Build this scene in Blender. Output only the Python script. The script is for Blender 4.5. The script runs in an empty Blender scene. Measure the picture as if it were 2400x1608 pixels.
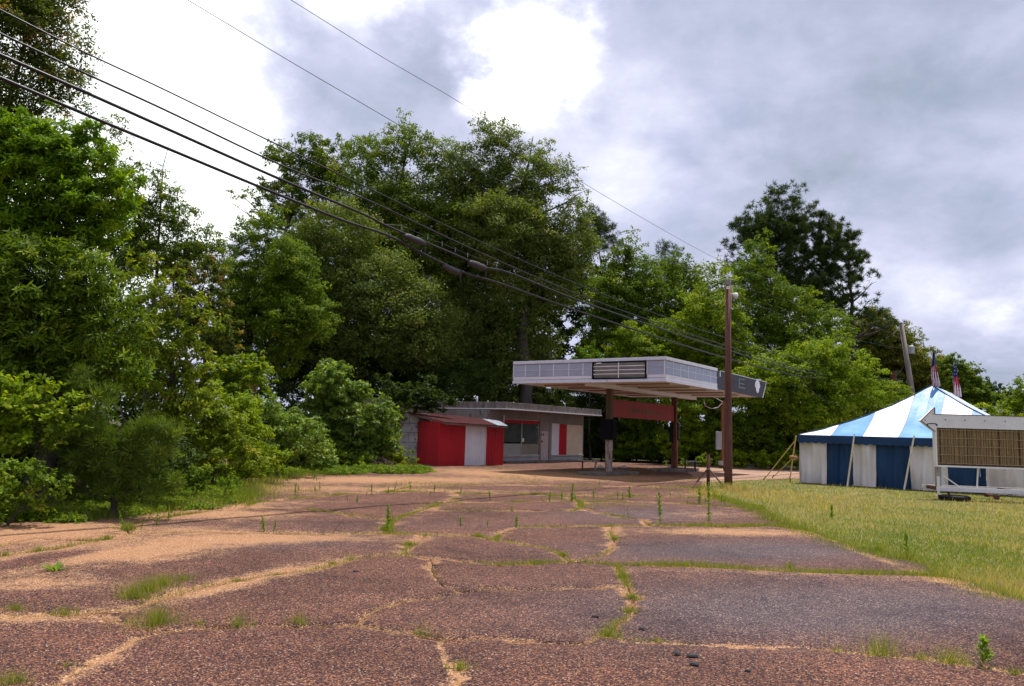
import bpy, math, random
import numpy as np
from mathutils import Vector, Matrix, geometry

# ------------------------------------------------------------------ camera, sky, sun, exposure
S = bpy.context.scene
COL = S.collection
F, PITCH, ROLL, HC = 1800.0, math.radians(6.6), math.radians(1.8), 1.6
cam_d = bpy.data.cameras.new('camera')
cam = bpy.data.objects.new('camera', cam_d)
COL.objects.link(cam)
cam_d.sensor_width = 36.0
cam_d.lens = F / 2400 * 36
cam_d.clip_end = 3000
RM = Matrix.Rotation(math.pi / 2 + PITCH, 3, 'X') @ Matrix.Rotation(ROLL, 3, 'Z')
cam.matrix_world = Matrix.Translation((0, 0, HC)) @ RM.to_4x4()
S.camera = cam
SUN_EL, SUN_AZ = math.radians(71), math.radians(40)        # azimuth from +Y towards +X
sdir = Vector((math.sin(SUN_AZ) * math.cos(SUN_EL), math.cos(SUN_AZ) * math.cos(SUN_EL), math.sin(SUN_EL)))
sun_d = bpy.data.lights.new('sun', 'SUN')
sun_d.energy = 4.8
sun_d.angle = math.radians(0.6)
sun_d.color = (1.0, 0.95, 0.87)
sun = bpy.data.objects.new('sun', sun_d)
COL.objects.link(sun)
sun.rotation_euler = sdir.to_track_quat('Z', 'Y').to_euler()
S.view_settings.view_transform = 'Standard'
S.view_settings.look = 'None'
S.view_settings.exposure = 0.32
S.view_settings.gamma = 1.0
S.view_settings.use_curve_mapping = False
S.cycles.max_bounces = 6
S.cycles.transparent_max_bounces = 4


def ray(px, py):
    return RM @ Vector(((px - 1200) / F, -(py - 804) / F, -1.0))


def gp(px, py, z=0.0):                      # where the sight line meets height z
    d = ray(px, py)
    return Vector((0, 0, HC)) + d * ((z - HC) / d.z)


def at(px, py, Y):                          # where the sight line reaches depth Y
    d = ray(px, py)
    return Vector((0, 0, HC)) + d * (Y / d.y)


RT = RM.transposed()


def pj(p):
    q = RT @ (Vector(p) - Vector((0, 0, HC)))
    return 1200 + F * q.x / -q.z, 804 - F * q.y / -q.z


def link_nodes(nt, *pairs):
    for a, b in pairs:
        nt.links.new(a, b)


W = bpy.data.worlds.new('World')
S.world = W
W.use_nodes = True
nt = W.node_tree
nt.nodes.clear()


def nd(nt, typ, **kw):
    n = nt.nodes.new(typ)
    for k, v in kw.items():
        if k.startswith('i_'):
            key = k[2:]
            key = int(key) if key.isdigit() else key.replace('_', ' ')
            n.inputs[key].default_value = v
        else:
            setattr(n, k, v)
    return n


def ramp(nt, fac, stops, interp='LINEAR'):
    r = nd(nt, 'ShaderNodeValToRGB')
    r.color_ramp.interpolation = interp
    e = r.color_ramp.elements
    while len(e) < len(stops):
        e.new(0.5)
    for el, (p, c) in zip(e, stops):
        el.position = p
        el.color = (*c, 1.0) if len(c) == 3 else c
    nt.links.new(fac, r.inputs[0])
    return r.outputs[0]


def math_n(nt, op, a, b=None, c=None, clamp=False):
    m = nd(nt, 'ShaderNodeMath', operation=op)
    m.use_clamp = clamp
    for i, v in enumerate((a, b, c)):
        if v is None:
            continue
        if isinstance(v, (int, float)):
            m.inputs[i].default_value = v
        else:
            nt.links.new(v, m.inputs[i])
    return m.outputs[0]


def mixc(nt, f, a, b, mode='MIX'):
    m = nd(nt, 'ShaderNodeMix', data_type='RGBA', blend_type=mode)
    for s, v in ((0, f), (6, a), (7, b)):
        if isinstance(v, (int, float)):
            m.inputs[s].default_value = v
        elif isinstance(v, tuple):
            m.inputs[s].default_value = (*v, 1.0) if len(v) == 3 else v
        else:
            nt.links.new(v, m.inputs[s])
    return m.outputs[2]


# sky: thin blue behind a broken, bright cloud deck
tc = nd(nt, 'ShaderNodeTexCoord')
dirv = tc.outputs['Generated']
sky = nd(nt, 'ShaderNodeTexSky', sky_type='NISHITA')
sky.sun_disc = False
sky.sun_elevation = SUN_EL
sky.sun_rotation = SUN_AZ
bg_s = nd(nt, 'ShaderNodeBackground')
bg_s.inputs['Strength'].default_value = 0.1
nt.links.new(sky.outputs[0], bg_s.inputs['Color'])
# project the direction on a cloud layer so that clouds flatten towards the horizon
sep = nd(nt, 'ShaderNodeSeparateXYZ')
nt.links.new(dirv, sep.inputs[0])
zc = math_n(nt, 'ADD', math_n(nt, 'MAXIMUM', sep.outputs[2], 0.0), 0.42)
comb = nd(nt, 'ShaderNodeCombineXYZ')
link_nodes(nt, (math_n(nt, 'DIVIDE', sep.outputs[0], zc), comb.inputs[0]), (math_n(nt, 'DIVIDE', sep.outputs[1], zc), comb.inputs[1]))


def noise(nt, vec, scale, detail=6, rough=0.55, dist=0.0, typ='FBM'):
    n = nd(nt, 'ShaderNodeTexNoise')
    n.inputs['Scale'].default_value = scale
    n.inputs['Detail'].default_value = detail
    n.inputs['Roughness'].default_value = rough
    n.inputs['Distortion'].default_value = dist
    if vec is not None:
        nt.links.new(vec, n.inputs['Vector'])
    return n


n1 = noise(nt, comb.outputs[0], 2.1, 9, 0.52, 0.3)
n2 = noise(nt, comb.outputs[0], 5.5, 8, 0.6, 0.2)
nw = noise(nt, comb.outputs[0], 4.2, 6, 0.6)
cloud = math_n(nt, 'ADD', math_n(nt, 'MULTIPLY', n1.outputs[0], 0.68), math_n(nt, 'MULTIPLY', n2.outputs[0], 0.32))
# where the deck is thinnest the sun behind it makes it white
warp = nd(nt, 'ShaderNodeVectorMath', operation='MULTIPLY_ADD')
sub = nd(nt, 'ShaderNodeVectorMath', operation='SUBTRACT')
nt.links.new(nw.outputs[1], sub.inputs[0])
sub.inputs[1].default_value = (0.5, 0.5, 0.5)
nt.links.new(sub.outputs[0], warp.inputs[0])
warp.inputs[1].default_value = (0.22, 0.22, 0.22)
nt.links.new(dirv, warp.inputs[2])


def patch(px, py, rad, soft, amt):
    d = ray(px, py).normalized()
    dist = nd(nt, 'ShaderNodeVectorMath', operation='DISTANCE')
    nt.links.new(warp.outputs[0], dist.inputs[0])
    dist.inputs[1].default_value = d
    mr = nd(nt, 'ShaderNodeMapRange', interpolation_type='SMOOTHSTEP')
    nt.links.new(dist.outputs['Value'], mr.inputs[0])
    mr.inputs[1].default_value = rad
    mr.inputs[2].default_value = max(0.0, rad - soft)
    mr.inputs[3].default_value = 0.0
    mr.inputs[4].default_value = amt
    return mr.outputs[0]


acc = None
for a in ((200, 180, 0.25, 0.13, 0.62), (430, 470, 0.13, 0.11, 0.5), (1225, 120, 0.115, 0.09, 0.85), (880, -60, 0.10, 0.09, 0.45),
          (600, -500, 0.3, 0.2, 0.6), (2370, 760, 0.07, 0.07, 0.22), (1480, 330, 0.15, 0.14, 0.18), (2230, 130, 0.09, 0.09, 0.16)):
    v = patch(*a)
    acc = v if acc is None else math_n(nt, 'ADD', acc, v)
dk = None
for a in ((2180, 260, 0.24, 0.22, 0.24), (1900, 390, 0.11, 0.10, 0.09), (1010, 110, 0.10, 0.08, 0.16), (720, 200, 0.16, 0.12, 0.06)):
    v = patch(*a)
    dk = v if dk is None else math_n(nt, 'ADD', dk, v)
cloud = math_n(nt, 'ADD', math_n(nt, 'MULTIPLY', math_n(nt, 'SUBTRACT', cloud, .5), 1.6), .55)
lum = math_n(nt, 'SUBTRACT', math_n(nt, 'ADD', cloud, acc), dk)
ccol = ramp(nt, lum, [(0.08, (0.20, 0.24, 0.31)), (0.26, (0.30, 0.35, 0.45)), (0.42, (0.41, 0.45, 0.59)), (0.58, (0.54, 0.56, 0.73)),
                      (0.76, (0.74, 0.76, 0.88)), (1.02, (1.25, 1.28, 1.28))])
bg_c = nd(nt, 'ShaderNodeBackground')
bg_c.inputs['Strength'].default_value = 1.0
nt.links.new(ccol, bg_c.inputs['Color'])
cover = ramp(nt, n2.outputs[0], [(0.30, (0.86,) * 3), (0.5, (1, 1, 1))])
mxs = nd(nt, 'ShaderNodeMixShader')
wo = nd(nt, 'ShaderNodeOutputWorld')
link_nodes(nt, (cover, mxs.inputs[0]), (bg_s.outputs[0], mxs.inputs[1]), (bg_c.outputs[0], mxs.inputs[2]), (mxs.outputs[0], wo.inputs[0]))

# ------------------------------------------------------------------ helpers
rng = np.random.default_rng(7)
random.seed(7)


def tag(o, label=None, cat=None, group=None, kind=None):
    if label:
        o['label'] = label
    if cat:
        o['category'] = cat
    if group:
        o['group'] = group
    if kind:
        o['kind'] = kind
    return o


def empty(name, loc=(0, 0, 0), rz=0.0, label=None, cat=None, group=None):
    o = bpy.data.objects.new(name, None)
    COL.objects.link(o)
    o.location = loc
    o.rotation_euler = (0, 0, rz)
    return tag(o, label, cat, group)


class MB:
    """collects faces, then becomes ONE mesh object"""

    def __init__(s):
        s.v, s.f, s.m = [], [], []

    def quad(s, a, b, c, d, m=0):
        i = len(s.v)
        s.v += [tuple(a), tuple(b), tuple(c), tuple(d)]
        s.f.append((i, i + 1, i + 2, i + 3))
        s.m.append(m)
        return s

    def poly(s, pts, m=0):
        i = len(s.v)
        s.v += [tuple(p) for p in pts]
        s.f.append(tuple(range(i, i + len(pts))))
        s.m.append(m)
        return s

    def box(s, x0, x1, y0, y1, z0, z1, m=0):
        i = len(s.v)
        s.v += [(x0, y0, z0), (x1, y0, z0), (x1, y1, z0), (x0, y1, z0), (x0, y0, z1), (x1, y0, z1), (x1, y1, z1), (x0, y1, z1)]
        s.f += [tuple(i + k for k in q) for q in ((0, 3, 2, 1), (4, 5, 6, 7), (0, 1, 5, 4), (1, 2, 6, 5), (2, 3, 7, 6), (3, 0, 4, 7))]
        s.m += [m] * 6
        return s

    def bar(s, a, b, w, h=None, m=0, up=(0, 0, 1)):
        a, b = Vector(a), Vector(b)
        h = w if h is None else h
        d = (b - a).normalized()
        sd = d.cross(Vector(up))
        if sd.length < 1e-3:
            sd = d.cross(Vector((1, 0, 0)))
        sd.normalize()
        u = sd.cross(d)
        i = len(s.v)
        for p in (a, b):
            for e, g in ((-1, -1), (1, -1), (1, 1), (-1, 1)):
                s.v.append(tuple(p + sd * (e * w / 2) + u * (g * h / 2)))
        s.f += [tuple(i + k for k in q) for q in ((3, 2, 1, 0), (4, 5, 6, 7), (0, 1, 5, 4), (1, 2, 6, 5), (2, 3, 7, 6), (3, 0, 4, 7))]
        s.m += [m] * 6
        return s

    def tube(s, pts, rad, n=8, m=0, cap=True):
        pts = [Vector(p) for p in pts]
        rad = rad if hasattr(rad, '__len__') else [rad] * len(pts)
        i0 = len(s.v)
        for k, p in enumerate(pts):
            d = (pts[min(k + 1, len(pts) - 1)] - pts[max(k - 1, 0)]).normalized()
            ref = Vector((0, 0, 1)) if abs(d.z) < 0.9 else Vector((1, 0, 0))
            a = d.cross(ref).normalized()
            b = d.cross(a)
            for j in range(n):
                t = 2 * math.pi * j / n
                s.v.append(tuple(p + (a * math.cos(t) + b * math.sin(t)) * rad[k]))
        for k in range(len(pts) - 1):
            for j in range(n):
                q = i0 + k * n
                s.f.append((q + j, q + (j + 1) % n, q + n + (j + 1) % n, q + n + j))
                s.m.append(m)
        if cap:
            s.f.append(tuple(i0 + j for j in reversed(range(n))))
            s.f.append(tuple(i0 + (len(pts) - 1) * n + j for j in range(n)))
            s.m += [m, m]
        return s

    def build(s, name, mat, parent=None, bevel=0.0, smooth=False, label=None):
        me = bpy.data.meshes.new(name)
        me.from_pydata(s.v, [], s.f)
        for x in (mat if isinstance(mat, (list, tuple)) else [mat]):
            me.materials.append(x)
        if max(s.m, default=0):
            me.polygons.foreach_set('material_index', s.m)
        if smooth:
            me.shade_smooth()
        o = bpy.data.objects.new(name, me)
        COL.objects.link(o)
        o.parent = parent
        if bevel:
            b = o.modifiers.new('bevel', 'BEVEL')
            b.width = bevel
            b.segments = 2
            b.limit_method = 'ANGLE'
        if label:
            o['label'] = label
        return o


def fast_mesh(name, verts, size, mats, attrs=None, matidx=None):
    """verts: (n*size,3); faces are consecutive runs of `size` corners"""
    me = bpy.data.meshes.new(name)
    n = len(verts)
    nf = n // size
    me.vertices.add(n)
    me.vertices.foreach_set('co', np.ascontiguousarray(verts, dtype=np.float32).ravel())
    me.loops.add(n)
    me.loops.foreach_set('vertex_index', np.arange(n, dtype=np.int32))
    me.polygons.add(nf)
    me.polygons.foreach_set('loop_start', np.arange(0, n, size, dtype=np.int32))
    if matidx is not None:
        me.polygons.foreach_set('material_index', matidx.astype(np.int32))
    me.update(calc_edges=True)
    for k, a in (attrs or {}).items():
        at_ = me.attributes.new(k, 'FLOAT', 'POINT')
        at_.data.foreach_set('value', np.repeat(a, size).astype(np.float32))
    for m in mats:
        me.materials.append(m)
    return me


def add_obj(name, me, parent=None):
    o = bpy.data.objects.new(name, me)
    COL.objects.link(o)
    o.parent = parent
    return o


# ------------------------------------------------------------------ materials
def new_mat(name):
    m = bpy.data.materials.new(name)
    m.use_nodes = True
    nt = m.node_tree
    b = nt.nodes['Principled BSDF']
    return m, nt, b


def pos(nt, obj=True):
    t = nd(nt, 'ShaderNodeTexCoord')
    return t.outputs['Object']


def plain(name, c1, c2=None, scale=4.0, rough=0.7, bump=0.0, bscale=40, metal=0.0, stretch=None, spots=None, contrast=(0.35, 0.65), detail=6, fine=0.12, spec=0.3):
    """two tones mixed by noise, optional stains (colour, scale, threshold), fine relief"""
    m, nt, b = new_mat(name)
    p = pos(nt)
    if stretch:
        mp = nd(nt, 'ShaderNodeMapping')
        mp.inputs['Scale'].default_value = stretch
        nt.links.new(p, mp.inputs[0])
        p = mp.outputs[0]
    nz = noise(nt, p, scale, detail, 0.6)
    c = ramp(nt, nz.outputs[0], [(contrast[0], c1), (contrast[1], c2 or c1)])
    if spots:
        for sc, ss, th in spots:
            n3 = noise(nt, p, ss, 7, 0.65)
            f = ramp(nt, n3.outputs[0], [(th, (0, 0, 0)), (th + 0.07, (1, 1, 1))])
            c = mixc(nt, f, c, sc)
    if fine:
        nf = noise(nt, p, bscale * 1.5, 3, 0.7)
        c = mixc(nt, 1.0, c, ramp(nt, nf.outputs[0], [(0.3, (1 - fine * 2,) * 3), (0.7, (1.0 + fine,) * 3)]), 'MULTIPLY')
    nt.links.new(c, b.inputs['Base Color'])
    rr = ramp(nt, nz.outputs[0], [(0.3, (max(0, rough - 0.08),) * 3), (0.7, (min(1, rough + 0.08),) * 3)])
    nt.links.new(rr, b.inputs['Roughness'])
    b.inputs['Metallic'].default_value = metal
    b.inputs['Specular IOR Level'].default_value = spec
    if bump:
        nb = noise(nt, p, bscale, 4, 0.7)
        bp = nd(nt, 'ShaderNodeBump')
        bp.inputs['Strength'].default_value = bump
        bp.inputs['Distance'].default_value = 0.02
        link_nodes(nt, (nb.outputs[0], bp.inputs['Height']), (bp.outputs[0], b.inputs['Normal']))
    return m


def leafmat(name, stops, transl=0.40, rough=0.6, spec=0.14):
    m, nt, b = new_mat(name)
    a = nd(nt, 'ShaderNodeAttribute', attribute_name='tint')
    c = ramp(nt, a.outputs['Fac'], stops)
    nt.links.new(c, b.inputs['Base Color'])
    b.inputs['Roughness'].default_value = rough
    b.inputs['Specular IOR Level'].default_value = spec
    tr = nd(nt, 'ShaderNodeBsdfTranslucent')
    tc_ = mixc(nt, 1.0, c, (1.35, 1.30, 0.30), 'MULTIPLY')
    nt.links.new(tc_, tr.inputs[0])
    mx = nd(nt, 'ShaderNodeMixShader')
    mx.inputs[0].default_value = transl
    o = nt.nodes['Material Output']
    link_nodes(nt, (b.outputs[0], mx.inputs[1]), (tr.outputs[0], mx.inputs[2]), (mx.outputs[0], o.inputs[0]))
    return m


LM = {  # tree and vine ramps start darker: crown shade put into leaf colour
    'oak': leafmat('oak_leaf', [(0, (0.020, 0.035, 0.005)), (.5, (.105, .170, .014)), (.85, (.20, .26, .026)), (1, (.28, .28, .05))]),
    'grey': leafmat('grey_oak_leaf', [(0, (0.021, 0.033, 0.009)), (.5, (.115, .165, .028)), (.85, (.22, .265, .055)), (1, (.30, .29, .09))]),
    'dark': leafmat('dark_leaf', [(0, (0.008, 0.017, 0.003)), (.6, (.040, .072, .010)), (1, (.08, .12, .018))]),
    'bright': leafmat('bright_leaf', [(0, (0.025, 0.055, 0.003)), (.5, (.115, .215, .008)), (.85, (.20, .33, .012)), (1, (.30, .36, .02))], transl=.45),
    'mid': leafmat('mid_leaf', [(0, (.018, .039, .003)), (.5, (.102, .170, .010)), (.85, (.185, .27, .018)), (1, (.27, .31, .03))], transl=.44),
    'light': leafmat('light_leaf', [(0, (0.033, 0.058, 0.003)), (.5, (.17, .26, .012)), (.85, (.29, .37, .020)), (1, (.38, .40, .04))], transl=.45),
    'yellow': leafmat('yellow_leaf', [(0, (0.035, 0.046, 0.004)), (.5, (.165, .235, .016)), (.85, (.29, .345, .030)), (1, (.38, .33, .06))], transl=.42),
    'red': leafmat('reddish_leaf', [(0, (0.015, 0.026, 0.004)), (.6, (.095, .135, .018)), (.88, (.19, .20, .03)), (1, (.42, .20, .06))]),
    'olive': leafmat('olive_leaf', [(0, (0.025, 0.033, 0.004)), (.5, (.150, .175, .020)), (.85, (.26, .26, .034)), (1, (.34, .25, .06))]),
    'pine': leafmat('pine_needle', [(0, (0.011, 0.021, 0.005)), (.6, (.050, .085, .018)), (1, (.10, .14, .030))], transl=.2, rough=.6),
    'softpine': leafmat('young_pine_needle', [(0, (0.022, 0.043, 0.005)), (.6, (.105, .165, .020)), (1, (.18, .24, .035))], transl=.35, rough=.6),
    'vine': leafmat('vine_leaf', [(0, (0.025, 0.048, 0.005)), (.5, (.135, .220, .022)), (.85, (.23, .33, .045)), (1, (.34, .42, .12))], spec=.3, rough=.5, transl=.4),
    'grass': leafmat('grass_blade', [(0, (.10, .17, .014)), (.35, (.165, .215, .032)), (.6, (.26, .275, .065)), (.8, (.36, .29, .16)), (1, (.54, .42, .29))], transl=.5, rough=.7, spec=.2),
    'weed': leafmat('weed_leaf', [(0, (.07, .15, .012)), (.5, (.16, .27, .02)), (.85, (.28, .38, .03)), (1, (.44, .42, .10))], transl=.45, rough=.6, spec=.2),
}
M = {}
M['bark'] = plain('bark', (.045, .035, .028), (.085, .07, .058), 6, .9, .6, 25, stretch=(1, 1, .25))
M['pinebark'] = plain('pine_bark', (.035, .026, .022), (.07, .05, .042), 6, .9, .6, 20, stretch=(1, 1, .3))
M['pole'] = plain('creosote_pole_wood', (.085, .030, .022), (.20, .085, .060), 7, .8, .8, 40, stretch=(1, 1, .06), spots=[((.04, .02, .018), 5, .60)], contrast=(.3, .7), fine=.25)
M['greypole'] = plain('weathered_pole_wood', (.17, .14, .12), (.30, .26, .24), 5, .85, .6, 40, stretch=(1, 1, .06))
M['plank'] = plain('service_post_wood', (.20, .085, .035), (.32, .15, .06), 4, .8, .4, 40, stretch=(1, 1, .08))
M['rust'] = plain('rusty_steel', (.07, .025, .018), (.17, .065, .035), 8, .8, .4, 60, spots=[((.035, .018, .016), 5, .58)])
M['colbrown'] = plain('brown_column_paint', (.075, .045, .03), (.12, .06, .035), 3, .7, .3, 60, stretch=(1, 1, .2))
M['peel'] = plain('peeling_white_paint', (.30, .25, .22), (.40, .34, .31), 3, .7, .3, 60, stretch=(3, 3, .5), spots=[((.16, .06, .03), 5, .50), ((.03, .025, .02), 7, .66)])
M['silver'] = plain('fascia_metal', (.62, .61, .70), (.72, .71, .80), 1.5, .5, .05, 60, stretch=(2.5, 2.5, .35), spots=[((.44, .42, .46), 3, .60), ((.34, .24, .18), 5, .69)], metal=.15, fine=.04)
M['silverp'] = plain('fascia_panel_metal', (.33, .35, .44), (.39, .41, .51), 1.0, .5, .05, 60, metal=.15, fine=.04)
M['cream'] = plain('fascia_band_paint', (.68, .64, .68), (.76, .72, .78), 1.2, .6, .05, 60, spots=[((.36, .31, .30), 4, .66)], fine=.05)
M['louver'] = plain('grey_louver_metal', (.24, .235, .215), (.32, .31, .29), 2.5, .6, .1, 60)
M['white'] = plain('white_paint', (.74, .72, .70), (.82, .80, .79), 2.5, .55, .1, 60, spots=[((.30, .26, .22), 5, .68)])
M['soffit'] = plain('soffit_paint', (.62, .55, .52), (.72, .65, .62), 0.9, .75, .1, 40, spots=[((.34, .22, .16), 1.6, .62)])
M['rail'] = plain('rusty_light_rail', (.22, .12, .07), (.32, .18, .11), 2, .8, .2, 50)
M['blackp'] = plain('faded_black_board', (.048, .044, .054), (.080, .072, .084), 3, .75, .2, 50, spots=[((.17, .16, .17), 9, .66)], stretch=(1, 1, 2))
M['black'] = plain('black_board', (.006, .006, .007), (.010, .010, .012), 3, .85, .05, 50, spec=.08)
M['redboard'] = plain('faded_red_board', (.20, .022, .016), (.28, .04, .03), 2.0, .65, .1, 50, stretch=(4, 4, .3), spots=[((.16, .028, .02), 3, .62)])
M['smudge'] = plain('faded_green_lettering', (.10, .075, .035), (.13, .10, .05), 6, .8, .1, 60)
M['redmetal'] = plain('red_corrugated_metal', (.33, .005, .011), (.45, .009, .018), 1.5, .5, .04, 50, stretch=(2, 2, .3), fine=.05, spots=[((.20, .02, .015), 6, .68)])
M['whitemetal'] = plain('white_corrugated_metal', (.60, .58, .62), (.70, .68, .72), 1.5, .45, .04, 50, spots=[((.50, .46, .46), 4, .66)], fine=.04)
M['tanmetal'] = plain('tan_panel_metal', (.60, .49, .36), (.68, .56, .42), 2, .6, .05, 50)
M['roofrust'] = plain('rusty_tin_roof', (.045, .016, .016), (.085, .032, .033), 2.2, .9, .3, 30, stretch=(1, 4, 1), spots=[((.12, .025, .02), 3, .58), ((.22, .12, .11), 6, .68)], spec=.05)
M['tin'] = plain('grey_tin', (.30, .33, .38), (.42, .45, .50), 3, .4, .1, 40, metal=.4)
M['wall'] = plain('station_wall_paint', (.19, .165, .145), (.29, .25, .22), 1.5, .8, .2, 40, stretch=(1, 1, .4), spots=[((.12, .095, .075), 3, .58)])
M['wallw'] = plain('station_sill_paint', (.33, .31, .31), (.42, .40, .40), 2, .7, .2, 40)
M['fasc'] = plain('stained_concrete_fascia', (.13, .11, .10), (.26, .22, .20), 2.5, .85, .4, 30, stretch=(1.5, 1.5, .6), spots=[((.06, .05, .045), 4, .56), ((.50, .46, .42), 3, .66)])
M['glass'] = plain('dusty_window_glass', (.050, .062, .060), (.075, .088, .082), 1.5, .22, .0, 50, fine=.02)
M['backp'] = plain('window_back_panel', (.30, .31, .29), (.35, .35, .32), 2, .6, .0, 50)
M['backp2'] = plain('window_tan_panel', (.22, .20, .15), (.26, .23, .17), 2, .6, .0, 50)
M['doorp'] = plain('dirty_white_door', (.42, .35, .33), (.50, .43, .42), 2, .6, .1, 50, spots=[((.42, .17, .10), 3, .66)])
M['concrete'] = plain('old_concrete', (.10, .082, .07), (.22, .185, .155), 3, .9, .5, 25, spots=[((.06, .05, .045), 4, .57), ((.55, .50, .45), 5, .68)])
M['block'] = plain('painted_block', (.42, .44, .46), (.58, .60, .60), 2.5, .85, .5, 30, spots=[((.12, .13, .10), 5, .58), ((.05, .06, .04), 9, .64)])
M['tentw'] = plain('white_tent_vinyl', (.80, .80, .83), (.86, .86, .88), .8, .45, .45, 2.5, fine=.02)
M['tentb'] = plain('blue_tent_vinyl', (.085, .245, .49), (.14, .33, .59), 1.1, .4, .45, 2.5, fine=.03)
M['sidew'] = plain('off_white_tent_cloth', (.68, .64, .62), (.76, .72, .70), 1.0, .7, .1, 30, fine=.04)
M['seam'] = plain('mauve_seam_tape', (.40, .32, .42), (.46, .38, .48), 3, .7)
M['navy'] = plain('navy_tent_cloth', (.006, .034, .098), (.009, .046, .125), 1.2, .6, .1, 30, fine=.04)
M['yellow'] = plain('yellow_strap', (.62, .47, .12), (.70, .56, .20), 6, .7)
M['polew'] = plain('pale_wood_pole', (.62, .54, .36), (.72, .66, .50), 4, .6, stretch=(1, 1, .2))
M['signw'] = plain('peeling_sign_paint', (.68, .66, .67), (.78, .76, .77), 2, .6, .15, 50, spots=[((.28, .20, .15), 6, .68), ((.10, .08, .07), 9, .72)])
M['slat'] = plain('brown_bamboo_slat', (.17, .105, .045), (.38, .26, .13), 9, .75, .2, 50, stretch=(6, 1, .8), contrast=(.3, .7), fine=.2)
M['slatd'] = plain('dark_sign_back', (.085, .048, .026), (.13, .08, .045), 3, .8)
M['wire'] = plain('sign_wire', (.36, .27, .14), (.42, .32, .18), 3, .6)
M['rubber'] = plain('black_rubber', (.014, .013, .013), (.03, .028, .026), 8, .8, .3, 50)
M['cable'] = plain('black_cable', (.012, .011, .016), (.022, .020, .028), 3, .45)
M['splice'] = plain('grey_splice_case', (.035, .030, .036), (.060, .052, .060), 3, .6, .3, 40)
M['greyp'] = plain('grey_utility_paint', (.34, .38, .42), (.44, .48, .52), 3, .45, .05, 60)
M['flagr'] = plain('flag_red', (.34, .012, .035), (.42, .02, .05), 6, .7)
M['flagw'] = plain('flag_white', (.68, .64, .68), (.76, .72, .76), 6, .7)
M['flagb'] = plain('flag_blue', (.018, .028, .12), (.03, .04, .17), 6, .7)
M['flagst'] = plain('flag_star_white', (.72, .72, .78), None, 6, .7)
M['stick'] = plain('dead_branch_wood', (.11, .065, .05), (.22, .14, .11), 9, .9)
M['stone'] = plain('grey_stone', (.28, .29, .31), (.38, .39, .42), 5, .8, .3)
M['chip'] = plain('asphalt_chip', (.026, .024, .026), (.05, .046, .05), 30, .9, .6, 80)
M['brownrag'] = plain('orange_brown_tarp', (.38, .20, .09), (.46, .26, .13), 9, .8, .3, 40)

# field soil and dirt
M['soil'] = plain('field_soil', (.10, .11, .025), (.20, .17, .06), 1.2, .95, .6, 20, spots=[((.27, .19, .10), 2.2, .6)])
M['litter'] = plain('leaf_litter', (.05, .045, .022), (.10, .085, .035), 2, .95, .6, 20)
M['road'] = plain('dirt_road', (.26, .155, .115), (.40, .25, .18), .5, .95, .5, 14, spots=[((.18, .20, .05), .8, .60)], detail=9)


def asphalt():
    m, nt, b = new_mat('pebbled_asphalt')
    g = nd(nt, 'ShaderNodeNewGeometry')
    P = g.outputs['Position']
    sand = nd(nt, 'ShaderNodeAttribute', attribute_name='sand').outputs['Fac']
    grey = nd(nt, 'ShaderNodeAttribute', attribute_name='grey').outputs['Fac']
    big = noise(nt, P, .55, 8, .6)
    med = noise(nt, P, 3.0, 6, .65)
    fin = noise(nt, P, 28, 3, .7)
    vo = nd(nt, 'ShaderNodeTexVoronoi', feature='F1')
    vo.inputs['Scale'].default_value = 108
    vo.inputs['Randomness'].default_value = 1.0
    nt.links.new(P, vo.inputs['Vector'])
    sepc = nd(nt, 'ShaderNodeSeparateColor')
    nt.links.new(vo.outputs['Color'], sepc.inputs[0])
    rnd = sepc.outputs[0]
    dark = ramp(nt, rnd, [(0.0, (.016, .009, .012)), (.30, (.042, .020, .022)), (.56, (.090, .042, .038)), (.74, (.170, .074, .048)), (.87, (.34, .140, .056)),
                          (.97, (.33, .17, .09)), (.997, (.50, .40, .32))])
    gr = ramp(nt, rnd, [(0.0, (.024, .020, .027)), (.4, (.068, .054, .066)), (.75, (.115, .088, .100)), (.92, (.20, .125, .09)), (.985, (.40, .32, .28))])
    tan = ramp(nt, rnd, [(0.0, (.23, .105, .050)), (.5, (.37, .185, .090)), (.85, (.46, .255, .135)), (.98, (.62, .44, .30))])
    base = mixc(nt, grey, dark, gr)
    mf = math_n(nt, 'ADD', math_n(nt, 'MULTIPLY', big.outputs[0], .6), math_n(nt, 'MULTIPLY', med.outputs[0], .4))
    base = mixc(nt, 1.0, base, ramp(nt, mf, [(.34, (.55, .55, .60)), (.50, (1.0, .97, .97)), (.66, (1.38, 1.27, 1.18))]), 'MULTIPLY')
    s = math_n(nt, 'ADD', sand, math_n(nt, 'MULTIPLY', math_n(nt, 'SUBTRACT', med.outputs[0], .5), 1.1))
    s = math_n(nt, 'ADD', s, math_n(nt, 'MULTIPLY', math_n(nt, 'SUBTRACT', fin.outputs[0], .5), .7))
    s = math_n(nt, 'ADD', s, math_n(nt, 'MULTIPLY', math_n(nt, 'SUBTRACT', rnd, .5), .35))
    sf = ramp(nt, s, [(.38, (0, 0, 0)), (.85, (1, 1, 1))])
    c = mixc(nt, sf, base, tan)
    nt.links.new(c, b.inputs['Base Color'])
    b.inputs['Roughness'].default_value = .8
    b.inputs['Specular IOR Level'].default_value = .12
    h = math_n(nt, 'ADD', math_n(nt, 'MULTIPLY', vo.outputs['Distance'], -1.0), math_n(nt, 'MULTIPLY', fin.outputs[0], .6))
    bp = nd(nt, 'ShaderNodeBump')
    bp.inputs['Strength'].default_value = .85
    bp.inputs['Distance'].default_value = .012
    link_nodes(nt, (h, bp.inputs['Height']), (bp.outputs[0], b.inputs['Normal']))
    return m


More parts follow.
